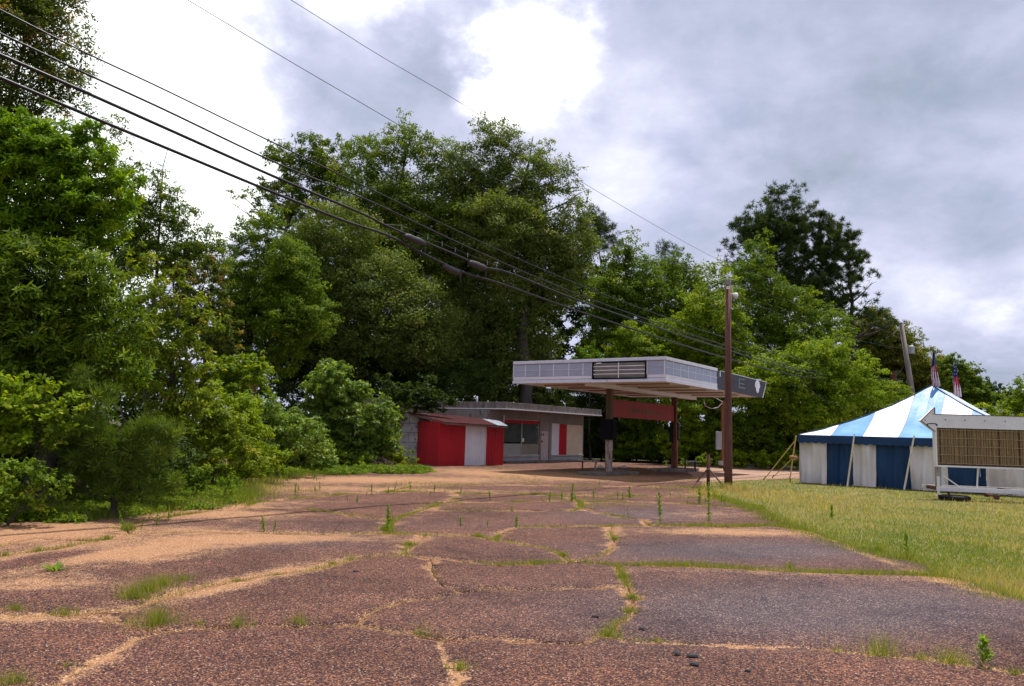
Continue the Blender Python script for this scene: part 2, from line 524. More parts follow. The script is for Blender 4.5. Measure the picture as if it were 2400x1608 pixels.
M['asphalt'] = asphalt()
M['bed'] = plain('crack_gravel', (.34, .20, .11), (.50, .33, .20), 30, .95, .8, 90, contrast=(.3, .7), fine=.25)

# ------------------------------------------------------------------ ground, field, road
g = MB()
g.quad((-900, -60, -.10), (900, -60, -.10), (900, 1500, -.10), (-900, 1500, -.10))
tag(g.build('ground', M['litter']), 'dark soil and leaf litter under the trees reaching to the horizon', kind='structure')

edge_px = [(2400, 1406), (2276, 1363), (2205, 1349), (2169, 1324), (2027, 1288), (1938, 1260), (1895, 1242), (1828, 1217), (1778, 1192), (1689, 1167), (1646, 1142)]
edge = [gp(*p).to_2d() for p in edge_px]
road_near = [gp(1646, 1130).to_2d(), gp(1740, 1125).to_2d(), gp(1860, 1121).to_2d(), Vector((30, 34.5)), Vector((60, 42))]
road_far = [Vector((60, 50)), Vector((30, 43)), gp(1860, 1101).to_2d(), gp(1740, 1094).to_2d(), gp(1646, 1090).to_2d(), Vector((9, 46))]

fld = MB()
poly = [(e.x - .06, e.y + .02, -.02) for e in edge] + [(road_near[0].x, road_near[0].y, -.02)] + [(v.x, v.y, -.02) for v in road_near[1:]] + [(60, -10, -.02), (9, -10, -.02), (6.6, 3, -.02)]
fld.poly(poly)
tag(fld.build('field', M['soil']), 'grassy field under the tent and trailer', kind='structure')
rd = MB()
rd.poly([(v.x, v.y, -.012) for v in road_near] + [(v.x, v.y, -.012) for v in road_far])
tag(rd.build('dirt_road', M['road']), 'dirt track running behind the striped tent', kind='structure')

# ------------------------------------------------------------------ cracked paving: slabs between crack lines
cracks = [
    [(128, 1640), (128, 1601), (188, 1563), (273, 1520), (320, 1494), (376, 1477), (470, 1466), (641, 1464), (833, 1462), (1000, 1488), (1042, 1495), (1149, 1495), (1256, 1498), (1327, 1504), (1380, 1500), (1409, 1486), (1434, 1470)],
    [(1434, 1470), (1427, 1488), (1462, 1495), (1558, 1500), (1671, 1509), (1760, 1513), (1849, 1514), (1956, 1525), (2045, 1534), (2134, 1541), (2258, 1552), (2400, 1570), (2600, 1600)],
    [(1434, 1470), (1455, 1452), (1477, 1434), (1484, 1406), (1469, 1370), (1455, 1335), (1448, 1322)],
    [(1042, 1495), (1032, 1509), (1042, 1538), (1071, 1566), (1067, 1608), (1080, 1700)],
    [(833, 1462), (850, 1447), (897, 1422), (953, 1402), (1025, 1399), (1092, 1383)],
    [(1092, 1383), (1131, 1379), (1291, 1379), (1434, 1374), (1469, 1370)],
    [(1092, 1383), (1042, 1370), (1021, 1345), (1010, 1324), (1010, 1306)],
    [(943, 1299), (1010, 1306), (1114, 1315), (1167, 1321), (1256, 1319), (1341, 1315), (1448, 1322), (1505, 1322), (1600, 1322), (1742, 1331), (1863, 1340), (2002, 1342), (2134, 1345), (2205, 1349)],
    [(943, 1299), (837, 1306), (726, 1336), (641, 1345), (491, 1368), (363, 1405), (299, 1426), (141, 1436), (-200, 1460)],
    [(141, 1436), (235, 1445), (316, 1462), (376, 1477)],
    [(943, 1299), (964, 1271), (1000, 1251)],
    [(1000, 1251), (1078, 1255), (1128, 1256), (1156, 1264), (1277, 1283), (1302, 1292), (1341, 1315)],
    [(1156, 1264), (1185, 1241), (1220, 1233), (1363, 1233), (1434, 1231), (1523, 1230), (1700, 1232), (1814, 1231), (1895, 1242)],
    [(1434, 1231), (1428, 1246), (1440, 1268), (1427, 1290), (1390, 1303), (1341, 1315)],
    [(1000, 1251), (850, 1249), (705, 1249), (427, 1246), (299, 1251), (235, 1264), (85, 1289), (-200, 1325)],
    [(1000, 1251), (905, 1246), (921, 1217)],
    [(921, 1217), (989, 1194), (1042, 1175), (1081, 1157)],
    [(989, 1194), (1120, 1195), (1240, 1195), (1341, 1196), (1363, 1189)],
    [(1359, 1175), (1363, 1189), (1412, 1203), (1505, 1217), (1523, 1230)],
    [(921, 1217), (700, 1190), (560, 1190), (420, 1205), (300, 1225), (299, 1251)],
    [(1081, 1157), (1180, 1156), (1310, 1160), (1420, 1162), (1560, 1162), (1640, 1167), (1790, 1186), (1778, 1192)],
    [(1042, 1175), (1180, 1176), (1290, 1173), (1359, 1175)],
    [(1359, 1175), (1450, 1174), (1600, 1178), (1700, 1187), (1778, 1192)],
    [(1359, 1175), (1340, 1166), (1310, 1160)],
    [(1081, 1157), (1060, 1150), (900, 1152), (760, 1160), (600, 1176), (560, 1190)],
    [(900, 1152), (980, 1136), (1180, 1136), (1400, 1139), (1646, 1142)],
    [(-200, 1325), (60, 1262), (235, 1264)],
]
wob = random.Random(3)


def ground_line(pts, step):
    out = [gp(*pts[0]).to_2d()]
    for a, b in zip(pts[:-1], pts[1:]):
        A, B = gp(*a).to_2d(), gp(*b).to_2d()
        L = (B - A).length
        n = max(1, int(L / step))
        nrm = Vector((-(B - A).y, (B - A).x)).normalized()
        for k in range(1, n + 1):
            p = A.lerp(B, k / n)
            if k < n:
                p = p + nrm * wob.uniform(-.022, .022)
            out.append(p)
    return out


bound = edge + road_near[:1] + [Vector((9, 40)), Vector((9, 46)), Vector((-16, 46)), Vector((-16, -3)), Vector((7.5, -3)), Vector((6.0, 4.5))]
cv, ce = [], []
key = {}


def addv(p):
    k = (round(p.x, 3), round(p.y, 3))
    if k not in key:
        key[k] = len(cv)
        cv.append(Vector(k))
    return key[k]


nb = len(bound)
bd = []
for i in range(nb):
    A, B = bound[i], bound[(i + 1) % nb]
    n = max(1, int((B - A).length / .25))
    bd += [A.lerp(B, k / n) for k in range(n)]
bi = [addv(p) for p in bd]
ce += [(bi[i], bi[(i + 1) % len(bi)]) for i in range(len(bi)) if bi[i] != bi[(i + 1) % len(bi)]]
crack_pts = []
crack_lines = []
for c in cracks:
    gl = ground_line(c, .12)
    crack_lines.append(gl)
    ids = [addv(p) for p in gl]
    crack_pts += gl
    ce += [(a, b) for a, b in zip(ids[:-1], ids[1:]) if a != b]
n_con = len(ce)
yy = 2.6
while yy < 46:
    st = max(.055, .019 * yy)
    half = .72 * yy + 2
    xx = -half + wob.random() * st
    while xx < half:
        if -16 < xx < 13:
            addv(Vector((xx + wob.uniform(-.3, .3) * st, yy + wob.uniform(-.3, .3) * st)))
        xx += st
    yy += st
res = geometry.delaunay_2d_cdt(cv, ce, [], 0, 1e-5)
rv, re_, rf, _, roe = res[0], res[1], res[2], res[3], res[4]
con = set()
for e, o in zip(re_, roe):
    if o:
        con.add((min(e), max(e)))
emap = {}
for fi, f in enumerate(rf):
    for i in range(3):
        a, b = f[i], f[(i + 1) % 3]
        emap.setdefault((min(a, b), max(a, b)), []).append(fi)
comp = [-1] * len(rf)
nc = 0
for s0 in range(len(rf)):
    if comp[s0] >= 0:
        continue
    st = [s0]
    comp[s0] = nc
    while st:
        f = st.pop()
        for i in range(3):
            a, b = rf[f][i], rf[f][(i + 1) % 3]
            k = (min(a, b), max(a, b))
            if k in con:
                continue
            for g2 in emap[k]:
                if comp[g2] < 0:
                    comp[g2] = nc
                    st.append(g2)
    nc += 1


def in_poly(p, poly):
    c = False
    j = len(poly) - 1
    for i in range(len(poly)):
        a, b = poly[i], poly[j]
        if (a.y > p.y) != (b.y > p.y) and p.x < (b.x - a.x) * (p.y - a.y) / (b.y - a.y) + a.x:
            c = not c
        j = i
    return c


RV = np.array([(v[0], v[1]) for v in rv])
CP = np.array([(p.x, p.y) for p in crack_pts])
dist = np.empty(len(RV))
for i in range(0, len(RV), 1500):
    dist[i:i + 1500] = np.sqrt(((RV[i:i + 1500, None, :] - CP[None]) ** 2).sum(-1)).min(1)
PP = np.array([pj((v[0], v[1], 0)) if v[1] > .5 else (1200, 5000) for v in RV])


def vnoise(x, y, s):
    """smooth cheap value noise"""
    r = np.random.default_rng(s)
    ph = r.uniform(0, 6.28, (6, 2))
    fr = r.uniform(.5, 2.2, (6, 2)) * r.choice([-1, 1], (6, 2))
    return sum(np.sin(x * fr[k, 0] + y * fr[k, 1] + ph[k, 0]) for k in range(6)) / 6


def blob(x, y, cx, cy, rx, ry, a, ang=0):
    dx, dy = x - cx, y - cy
    t = math.radians(ang)
    u, v = dx * math.cos(t) + dy * math.sin(t), -dx * math.sin(t) + dy * math.cos(t)
    return a * np.exp(-((u / rx) ** 2 + (v / ry) ** 2))


wobn = 1 + .7 * vnoise(RV[:, 0] * 2.1, RV[:, 1] * 2.1, 71)
sand = .72 * wobn * np.exp(-dist / .028) + .22 * wobn * np.exp(-dist / .22) - .03
X_, Y_ = PP[:, 0], PP[:, 1]
for a in ((330, 1290, 420, 32, 1.15, -4), (60, 1375, 300, 34, .8, 0), (520, 1203, 230, 18, 1.0, 0), (100, 1245, 190, 26, 1.2, -4), (700, 1262, 300, 10, .5, 0), (620, 1345, 330, 16, .45, -12), (950, 1130, 500, 12, .3, 0), (1250, 1112, 300, 9, .75, 2), (900, 1125, 330, 6, .5, 0), (1100, 1150, 500, 4, .45, 1), (700, 1178, 200, 6, .5, -2), (700, 1150, 220, 12, .5, 0),
          (1720, 1247, 280, 11, 1.0, 1), (2000, 1285, 160, 8, .8, 22), (1660, 1205, 150, 14, .6, 0), (2270, 1372, 160, 10, .9, 16), (1950, 1350, 330, 7, .6, 2), (1620, 1334, 200, 6, .35, 0),
          (560, 1372, 260, 12, .55, -13), (60, 1452, 160, 15, .7, 0), (210, 1572, 120, 16, .45, -27), (1060, 1590, 30, 30, .5, 0), (850, 1120, 200, 8, .25, 0), (430, 1240, 130, 10, .5, 0),
          (1180, 1265, 120, 8, .2, 10), (1000, 1205, 70, 8, .45, -20), (1560, 1120, 160, 7, .3, 0), (340, 1180, 170, 14, .6, -5), (2350, 1500, 120, 20, .1, 0), (1700, 1165, 110, 6, .7, 5), (1480, 1182, 140, 5, .4, 2)):
    sand = sand + blob(X_, Y_, *a)
sand = sand - blob(X_, Y_, 90, 1312, 130, 8, 1.6, -10) - blob(X_, Y_, 100, 1395, 190, 12, .7) - blob(X_, Y_, 640, 1195, 140, 7, .3) - blob(X_, Y_, 650, 1290, 240, 18, .35)
sand = sand + np.clip((1190 - Y_) / 300, 0, .34)
grey = blob(X_, Y_, 1950, 1430, 620, 75, 1.05) + blob(X_, Y_, 1750, 1290, 380, 26, 1.0) + blob(X_, Y_, 1500, 1205, 200, 18, .7) + blob(X_, Y_, 950, 1230, 500, 14, .2) + blob(X_, Y_, 700, 1275, 200, 16, .35)
grey = np.clip(grey + .12, 0, 1)
hz = .018 * vnoise(RV[:, 0] * 1.3, RV[:, 1] * 1.3, 4) + .010 * vnoise(RV[:, 0] * 3.3, RV[:, 1] * 3.3, 9)
RZ = hz - .024 * np.exp(-dist / .07)
lot = MB()
lot.poly([(p.x, p.y, -.055) for p in bound])
lot_o = tag(lot.build('parking_lot', M['bed']), 'cracked old pebbled asphalt lot with grass in its joints', kind='structure')
faces_of = {}
for f, c in zip(rf, comp):
    faces_of.setdefault(c, []).append(f)
for c, fs in faces_of.items():
    cx = sum(RV[f[0]][0] for f in fs[:1]) / 1
    ctr = Vector((sum(RV[i][0] for i in fs[0]) / 3, sum(RV[i][1] for i in fs[0]) / 3))
    if not in_poly(ctr, bound) or len(fs) < 3:
        continue
    ids = sorted({i for f in fs for i in f})
    loc = {g: i for i, g in enumerate(ids)}
    co = np.zeros((len(ids), 3))
    co[:, :2] = RV[ids]
    co[:, 2] = RZ[ids]
    ecount = {}
    nbc = {}
    for f in fs:
        fc = (RV[f[0]] + RV[f[1]] + RV[f[2]]) / 3
        for i in range(3):
            k = (min(f[i], f[(i + 1) % 3]), max(f[i], f[(i + 1) % 3]))
            ecount[k] = ecount.get(k, 0) + 1
            nbc.setdefault(f[i], []).append(fc)
    rim = set()
    for k, n in ecount.items():
        if n == 1:
            rim.update(k)
    for i in rim:
        d = np.mean(nbc[i], axis=0) - RV[i]
        L = np.linalg.norm(d)
        if L > 1e-6:
            co[loc[i], :2] += d / L * min(.016, L * .5)
            co[loc[i], 2] -= .008
    top = [tuple(loc[i] for i in f) for f in fs]
    skirt_v, skirt_f = [], []
    base_n = len(ids)
    rl = {}
    for i in sorted(rim):
        rl[i] = base_n + len(skirt_v)
        q = co[loc[i]].copy()
        q[2] = -.06
        skirt_v.append(q)
    fset = {}
    for f in fs:
        for i in range(3):
            a, b = f[i], f[(i + 1) % 3]
            if ecount[(min(a, b), max(a, b))] == 1:
                skirt_f.append((loc[b], loc[a], rl[a], rl[b]))
    allv = np.vstack([co] + ([np.array(skirt_v)] if skirt_v else []))
    me = bpy.data.meshes.new('slab')
    me.from_pydata(allv.tolist(), [], top + skirt_f)
    if me.polygons[0].normal.z < 0:
        me.flip_normals()
    for nm, arr in (('sand', sand), ('grey', grey)):
        a_ = me.attributes.new(nm, 'FLOAT', 'POINT')
        vals = np.concatenate([arr[ids], arr[sorted(rim)]]).astype(np.float32)
        a_.data.foreach_set('value', vals)
    me.materials.append(M['asphalt'])
    me.shade_smooth()
    add_obj('slab', me, lot_o)


# ------------------------------------------------------------------ foliage
def unit(v):
    return v / (np.linalg.norm(v, axis=-1, keepdims=True) + 1e-9)


def rdir(n, r):
    return unit(r.normal(size=(n, 3)))


def tris(p, a, nrm, L, Wd):
    b = unit(np.cross(nrm, a))
    a = unit(a)
    L = L[:, None]
    Wd = Wd[:, None]
    return np.stack([p - b * Wd * .5, p + b * Wd * .5, p + a * L * .92], 1).reshape(-1, 3)


def kites(p, a, nrm, L, Wd, fold=0.0):
    """leaf shapes: point, axis, normal, length, width -> (n*4,3)"""
    b = unit(np.cross(nrm, a))
    a = unit(a)
    L = L[:, None]
    Wd = Wd[:, None]
    v = np.stack([p, p + a * L * .45 + b * Wd * .5, p + a * L, p + a * L * .45 - b * Wd * .5], 1)
    return v.reshape(-1, 3)


def leaf_cloud(lobes, dens, L, Wd, seed, up=.7, per=60, cr=(.13, .28), radial=False, inner=.35, flat=.75, droop=.2, star=1, tri=False):
    r = np.random.default_rng(seed)
    lobes = np.array(lobes, float)
    R3 = lobes[:, 3:6]
    area = math.pi * R3[:, 0] * R3[:, 2]
    n = int(dens * area.sum() / (L * Wd * .5))
    ncl = max(4, n // per)
    li = r.choice(len(lobes), ncl, p=area / area.sum())
    d = rdir(ncl, r)
    rad = np.where(r.random(ncl) < inner, r.random(ncl) ** .5 * .8, r.uniform(.72, 1.10, ncl))
    C = lobes[li, :3] + d * R3[li] * rad[:, None]
    rc = R3[li].mean(1) * r.uniform(cr[0], cr[1], ncl)
    w = rc ** 2
    ci = r.choice(ncl, n, p=w / w.sum())
    od = rdir(n, r)
    rr = r.random(n) ** .45
    ax = unit(d * np.array([1, 1, .45]) + .35 * r.normal(size=(ncl, 3)))      # sprays reach outwards and lie flat
    st_ = r.uniform(.2, .95, ncl)
    along = (od * ax[ci]).sum(1)
    off_ = od * np.array([1, 1, flat * .8]) + ax[ci] * (along * st_[ci])[:, None]
    off_[:, 2] -= .22 * (along * st_[ci]) ** 2
    p = C[ci] + off_ * (rc[ci] * rr)[:, None]
    ctint = r.random(ncl)
    crown_out = unit(p - lobes[li[ci], :3])
    if radial:
        a = unit(od + r.normal(size=(n, 3)) * .35 + np.array([0, 0, .35]))
        nrm = unit(np.cross(a, rdir(n, r)))
        p = C[ci] + od * (rc[ci] * rr * .6)[:, None] * np.array([1, 1, flat])
    else:
        nrm = unit(.45 * od + .35 * crown_out + np.array([0, 0, up]) + .65 * r.normal(size=(n, 3)))
        a = np.cross(nrm, rdir(n, r))
        a = unit(a + np.array([0, 0, -droop]) + .25 * od)
    ln = L * r.uniform(.65, 1.25, n)
    wd = Wd * r.uniform(.7, 1.2, n)
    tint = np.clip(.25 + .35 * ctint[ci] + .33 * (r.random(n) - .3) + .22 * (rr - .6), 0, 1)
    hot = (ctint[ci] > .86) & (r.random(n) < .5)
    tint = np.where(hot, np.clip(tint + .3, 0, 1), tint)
    keep = ((p[:, 1] - lobes[li[ci], 1]) < .35 * R3[li[ci], 1]) | (r.random(n) < .3)
    p, a, nrm, ln, wd, tint = p[keep], a[keep], nrm[keep], ln[keep], wd[keep], tint[keep]
    n = len(p)
    shape = tris if tri else kites
    V = [shape(p, a, nrm, ln, wd)]
    T = [tint]
    for k in range(1, star):
        a2 = unit(a * math.cos(k * 2.2) + np.cross(nrm, a) * math.sin(k * 2.2) + .1 * r.normal(size=(n, 3)))
        V.append(shape(p, a2, nrm, ln * .9, wd))
        T.append(tint)
    return np.vstack(V), np.concatenate(T)


def limbs(mb, base, lobes, r0, seed, trunk_frac=.45, twigs=2):
    r = random.Random(seed)
    base = Vector(base)
    cs = [Vector(l[:3]) for l in lobes]
    top = sum(cs, Vector()) / len(cs)
    ztop = max(c.z for c in cs)
    fork = base.lerp(Vector((top.x, top.y, base.z + (ztop - base.z) * trunk_frac)), 1.0)
    n = 8
    pts, rad = [], []
    for k in range(n + 1):
        t = k / n
        p = base.lerp(fork, t) + Vector((r.uniform(-1, 1), r.uniform(-1, 1), 0)) * r0 * .5 * (0 < k < n)
        pts.append(p)
        rad.append(r0 * (1.25 - .6 * t) if k else r0 * 1.6)
    tip = Vector((top.x, top.y, ztop - lobes[0][3] * 1.2))
    for k in range(1, 7):
        pts.append(fork.lerp(tip, k / 6) + Vector((r.uniform(-1, 1), r.uniform(-1, 1), 0)) * r0)
        rad.append(r0 * .65 * (1 - k / 6.6))
    mb.tube(pts, rad, 9)
    for l, c in zip(lobes, cs):
        t0 = min(.98, max(.3, (c.z - base.z) / max(.1, ztop - base.z) - r.uniform(.12, .3)))
        s = base + (Vector((top.x, top.y, ztop)) - base) * t0
        k0 = min(len(pts) - 2, max(1, int(t0 * (len(pts) - 1))))
        hd = math.hypot(c.x - top.x, c.y - top.y)
        k0 = max([0] + [q for q in range(2, len(pts) - 1) if pts[q].z < c.z - .35 * hd])
        k0 = max(k0, 2)
        s = pts[k0]
        mid = s.lerp(c, .5) + Vector((r.uniform(-.3, .3), r.uniform(-.3, .3), -.12 * (c - s).length))
        R = min(rad[k0] * .7, r0 * r.uniform(.25, .4))
        bz = [s * (1 - t) ** 2 + mid * 2 * t * (1 - t) + c * t * t for t in [q / 6 for q in range(7)]]
        mb.tube(bz, [R * (1 - .85 * q / 6) for q in range(7)], 6)
        for q in range(twigs):
            e = c + Vector((r.uniform(-1, 1) * l[3], r.uniform(-1, 1) * l[4], r.uniform(-.5, 1) * l[5])) * .85
            s2 = bz[r.randint(3, 5)]
            m2 = s2.lerp(e, .5) + Vector((0, 0, .08 * (e - s2).length))
            mb.tube([s2, m2, e], [R * .35, R * .22, R * .06], 5)


def lobes_at(Y, circles, depth=.9, squash=.9):
    out = []
    for c in circles:
        px, py, rp = c[:3]
        dy = c[3] if len(c) > 3 else 0
        p = at(px, py, Y + dy)
        r = rp / F * (Y + dy)
        out.append((p.x, p.y, p.z, r, r * depth, r * squash))
    return out


seedc = [100]
TRI = [0]


def plant(name, label, cat, Y, circles, leaf, dens=6, L=.22, Wd=.11, trunk=.2, group=None, bark='bark', base_px=None, more_depth=True, twigs=1, squash=.9, wide=1.0, **kw):
    seedc[0] += 1
    sd = seedc[0]
    lb = [(l[0], l[1], l[2], l[3] * wide, l[4] * wide, l[5]) for l in lobes_at(Y, circles, squash=squash)]
    r = random.Random(sd)
    if more_depth:                           # crowns are as deep as they are wide
        for l in list(lb):
            if r.random() < .6:
                s = r.choice((-1, 1, 1))
                lb.append((l[0] + r.uniform(-.3, .3) * l[3], l[1] + s * l[3] * r.uniform(.5, .9), l[2] - l[3] * r.uniform(.05, .35), l[3] * .8, l[4] * .8, l[5] * .75))
    if base_px is None:
        base_px = sum(c[0] * c[2] for c in circles) / sum(c[2] for c in circles)
    bx = at(base_px, 1080, Y).x
    root = empty(name, (bx, Y, 0), 0, label, cat, group)
    off = np.array([bx, Y, 0])
    k_ = .86 if Y > 17 else .85
    v, t = leaf_cloud(lb, dens * (1.12 if Y > 25 else .72), L * k_, Wd * k_, sd, tri=Y > 25, **kw)
    sz = 3 if Y > 25 else 4
    TRI[0] += len(v) // 2 if sz == 4 else len(v) // 3
    v[:, 2] = np.maximum(v[:, 2], .01)
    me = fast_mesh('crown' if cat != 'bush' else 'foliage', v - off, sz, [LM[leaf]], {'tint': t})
    add_obj('crown' if cat != 'bush' else 'foliage', me, root)
    if trunk:
        mb = MB()
        lb0 = [(l[0] - bx, l[1] - Y, l[2], l[3], l[4], l[5]) for l in lb[:len(circles)]]
        limbs(mb, (0, 0, -.1), lb0, trunk, sd, twigs=twigs)
        mb.build('trunk' if cat != 'bush' else 'stem', M[bark], root, smooth=True)
    return root


TG = 'trees around the old station'
# ---- left group
plant('oak_tree', 'tall oak with rust-tinged leaf tips filling the top left corner', 'tree', 24,
      [(60, 60, 110), (150, 130, 85), (40, 200, 110), (140, 220, 75), (-80, 100, 120), (100, -60, 100), (-60, -80, 120), (-100, 260, 120), (180, 60, 50), (60, 10, 90), (0, 300, 100)],
      'red', 5.5, .15, .065, .28, TG, base_px=-60)
plant('sweetgum_tree', 'bright green sweetgum leaning out beneath the rust-tinged oak', 'tree', 15,
      [(60, 330, 90), (180, 335, 75), (265, 400, 55), (120, 430, 110), (220, 480, 90), (-60, 400, 120), (290, 470, 42), (40, 540, 100), (180, 550, 70), (250, 330, 35), (110, 275, 45)],
      'bright', 5, .17, .05, .18, TG, base_px=60, star=3, per=30)
plant('oak_tree', 'dark oak below the sweetgum with bright leaf tips', 'tree', 14,
      [(60, 640, 110), (170, 640, 85), (250, 690, 80), (100, 740, 110), (230, 790, 90), (300, 740, 55), (-60, 700, 130), (60, 840, 110), (180, 860, 90), (280, 850, 70), (60, 590, 60)],
      'mid', 5, .17, .05, .2, TG, base_px=100, star=2, per=30)
plant('thin_tree', 'thin open-branched tree with sky showing through left of centre', 'tree', 30,
      [(290, 330, 28), (310, 400, 34), (345, 450, 38), (400, 450, 34), (300, 500, 54), (430, 510, 40), (380, 545, 50), (480, 560, 42), (310, 590, 64), (505, 600, 42), (420, 600, 56), (270, 290, 28), (370, 400, 26), (400, 490, 34), (350, 500, 44), (450, 580, 40), (520, 640, 34), (290, 420, 40)],
      'oak', 4.2, .17, .08, .12, TG, base_px=330, twigs=3, cr=(.2, .36), per=30, inner=.15)
plant('young_tree', 'rust-coloured young tree between the thin tree and the big oaks', 'tree', 27,
      [(460, 640, 45), (500, 690, 42), (440, 720, 55), (480, 770, 50), (500, 630, 34), (430, 650, 44), (520, 740, 36), (500, 830, 44), (540, 800, 36)], 'red', 5, .15, .07, .1, TG)
plant('young_tree', 'yellow-green young tree rising over the vine-covered bushes', 'tree', 18,
      [(330, 650, 55), (380, 700, 55), (390, 790, 65), (430, 860, 55), (340, 860, 70), (440, 760, 45), (480, 900, 40), (490, 740, 36), (450, 700, 34), (460, 930, 55), (400, 960, 70), (330, 600, 35), (410, 650, 30), (480, 820, 30)],
      'yellow', 5, .13, .055, .1, TG, per=50)
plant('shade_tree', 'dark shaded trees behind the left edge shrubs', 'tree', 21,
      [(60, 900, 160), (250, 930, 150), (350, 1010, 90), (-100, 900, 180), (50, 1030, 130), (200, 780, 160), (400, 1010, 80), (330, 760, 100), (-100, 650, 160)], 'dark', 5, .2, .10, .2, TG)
plant('vine_bush', 'light green grapevine bush at the left edge', 'bush', 12.6,
      [(40, 925, 70), (110, 945, 60), (175, 965, 42), (-40, 960, 90), (60, 1000, 70), (140, 1005, 48), (200, 1000, 28), (60, 880, 35)], 'light', 6, .10, .085, .03, 'roadside bushes', per=40)
plant('young_pine', 'soft-needled young pine standing in front of the left trees', 'tree', 12.9,
      [(150, 1040, 45), (220, 1010, 45), (270, 1050, 50), (340, 1020, 45), (390, 1000, 35), (230, 1090, 55), (320, 1090, 55), (390, 1060, 40), (180, 1120, 45), (290, 1140, 50), (370, 1130, 45), (250, 940, 40), (200, 890, 30)],
      'softpine', 6.5, .17, .014, .05, TG, radial=True, per=120, cr=(.3, .5), bark='pinebark')
plant('leafy_bush', 'low leafy bush at the bottom left edge', 'bush', 11.6,
      [(60, 1110, 60), (120, 1135, 42), (0, 1140, 70), (90, 1175, 32), (-80, 1130, 90), (140, 1160, 22)], 'mid', 6, .09, .055, .02, 'roadside bushes', per=40)
# ---- vine mounds
plant('vine_bush', 'vine-covered bush beside the young pine', 'bush', 19,
      [(470, 1010, 65), (530, 990, 50), (440, 1070, 60), (530, 1060, 60), (590, 1080, 42), (480, 950, 45)], 'yellow', 6, .12, .06, .04, 'roadside bushes', per=50)
plant('leafy_sapling', 'bright leafy sapling with a flat top above the vine mounds', 'tree', 26,
      [(550, 850, 32), (595, 845, 32), (510, 870, 42), (600, 885, 40), (540, 910, 50), (480, 900, 45), (620, 850, 14)], 'light', 6, .14, .08, .06, TG, per=50)
plant('vine_bush', 'tangled pale-leaved vine mound left of the domed vine', 'bush', 24,
      [(660, 1000, 48), (640, 950, 36), (700, 1050, 45), (720, 1000, 36), (600, 970, 45), (620, 1050, 55), (560, 1020, 45), (760, 1060, 30)], 'vine', 6, .12, .075, .05, 'roadside bushes', per=50)
plant('vine_bush', 'domed mass of kudzu rising between the bushes and the block wall', 'bush', 31,
      [(775, 880, 48), (745, 920, 42), (815, 915, 46), (780, 960, 65), (845, 965, 46), (880, 1005, 44), (730, 980, 36), (830, 1030, 50), (905, 960, 32), (760, 1040, 55), (908, 1030, 34), (870, 925, 24), (912, 990, 30), (800, 1070, 40), (860, 1065, 36)],
      'vine', 7, .15, .11, .08, 'roadside bushes', per=50, cr=(.14, .26), inner=.2)
plant('leafy_bush', 'round yellow-tipped bush against the foot of the block wall', 'bush', 31.5,
      [(905, 1055, 34), (935, 1066, 28), (880, 1070, 34), (962, 1080, 18), (850, 1060, 36), (820, 1075, 32), (915, 1030, 22)], 'yellow', 7, .12, .075, .03, 'roadside bushes', per=40)
plant('leafy_bush', 'long low hedge of weeds along the far left edge of the lot', 'bush', 30,
      [(800, 1080, 26), (740, 1083, 28), (680, 1085, 30), (620, 1090, 30), (850, 1078, 22), (560, 1095, 34)], 'light', 6, .12, .07, 0, 'roadside bushes', per=40)
plant('leafy_bush', 'fern-like undergrowth below the yellow-green young tree', 'bush', 16,
      [(420, 1110, 40), (480, 1120, 34), (360, 1120, 44), (530, 1115, 30), (300, 1150, 36), (240, 1165, 30)], 'mid', 6, .10, .05, 0, 'roadside bushes', per=40)

plant('vine_bush', 'sunlit bush mass sloping down right of the young tree', 'bush', 21.5,
      [(500, 940, 45), (560, 960, 50), (520, 1010, 55), (590, 1030, 50), (640, 1075, 40), (540, 1085, 45), (480, 1090, 40), (600, 1090, 36)], 'light', 7, .12, .06, 0, 'roadside bushes', per=50)
plant('vine_bush', 'sunlit vines covering the slope left of the kudzu dome', 'bush', 27,
      [(650, 985, 40), (700, 1000, 44), (680, 1050, 44), (740, 1040, 40), (620, 1030, 40), (770, 1080, 30), (700, 1085, 34), (640, 1090, 36), (590, 960, 36)], 'vine', 7, .13, .08, 0, 'roadside bushes', per=50)
plant('leafy_bush', 'shadowy shrubs between the grapevine bush and the young pine', 'bush', 14.5,
      [(60, 1060, 80), (180, 1080, 80), (300, 1090, 70), (400, 1080, 60), (-60, 1080, 90), (110, 1150, 50), (230, 1150, 45), (340, 1150, 40)], 'dark', 6, .12, .06, 0, 'roadside bushes', per=50)

# ---- the big oaks in the middle
plant('oak_tree', 'left spreading oak of the big central clump', 'tree', 52,
      [(670, 375, 48), (735, 350, 46), (780, 400, 65), (620, 445, 42), (565, 455, 28), (700, 460, 65), (600, 480, 24), (650, 340, 26), (790, 340, 30), (545, 475, 16), (700, 320, 22), (840, 350, 30)],
      'oak', 5, .24, .12, .35, TG, base_px=800, twigs=1)
plant('oak_tree', 'tallest pointed oak in the middle of the central clump', 'tree', 50,
      [(945, 290, 34), (950, 345, 62), (870, 370, 60), (1025, 370, 62), (890, 470, 100), (1030, 500, 100), (960, 600, 110), (945, 262, 18), (900, 320, 30), (1000, 330, 30)],
      'oak', 6.5, .24, .12, .4, TG)
plant('oak_tree', 'broad right-hand oak of the central clump with a rounded shoulder', 'tree', 49,
      [(1130, 300, 34), (1165, 330, 62), (1265, 355, 40), (1110, 400, 80), (1230, 420, 85), (1320, 415, 48), (1345, 490, 46), (1190, 540, 110), (1320, 570, 80), (1290, 650, 90), (1120, 275, 20), (1280, 340, 26), (1365, 450, 22), (1190, 310, 30)],
      'grey', 6.5, .24, .11, .4, TG)
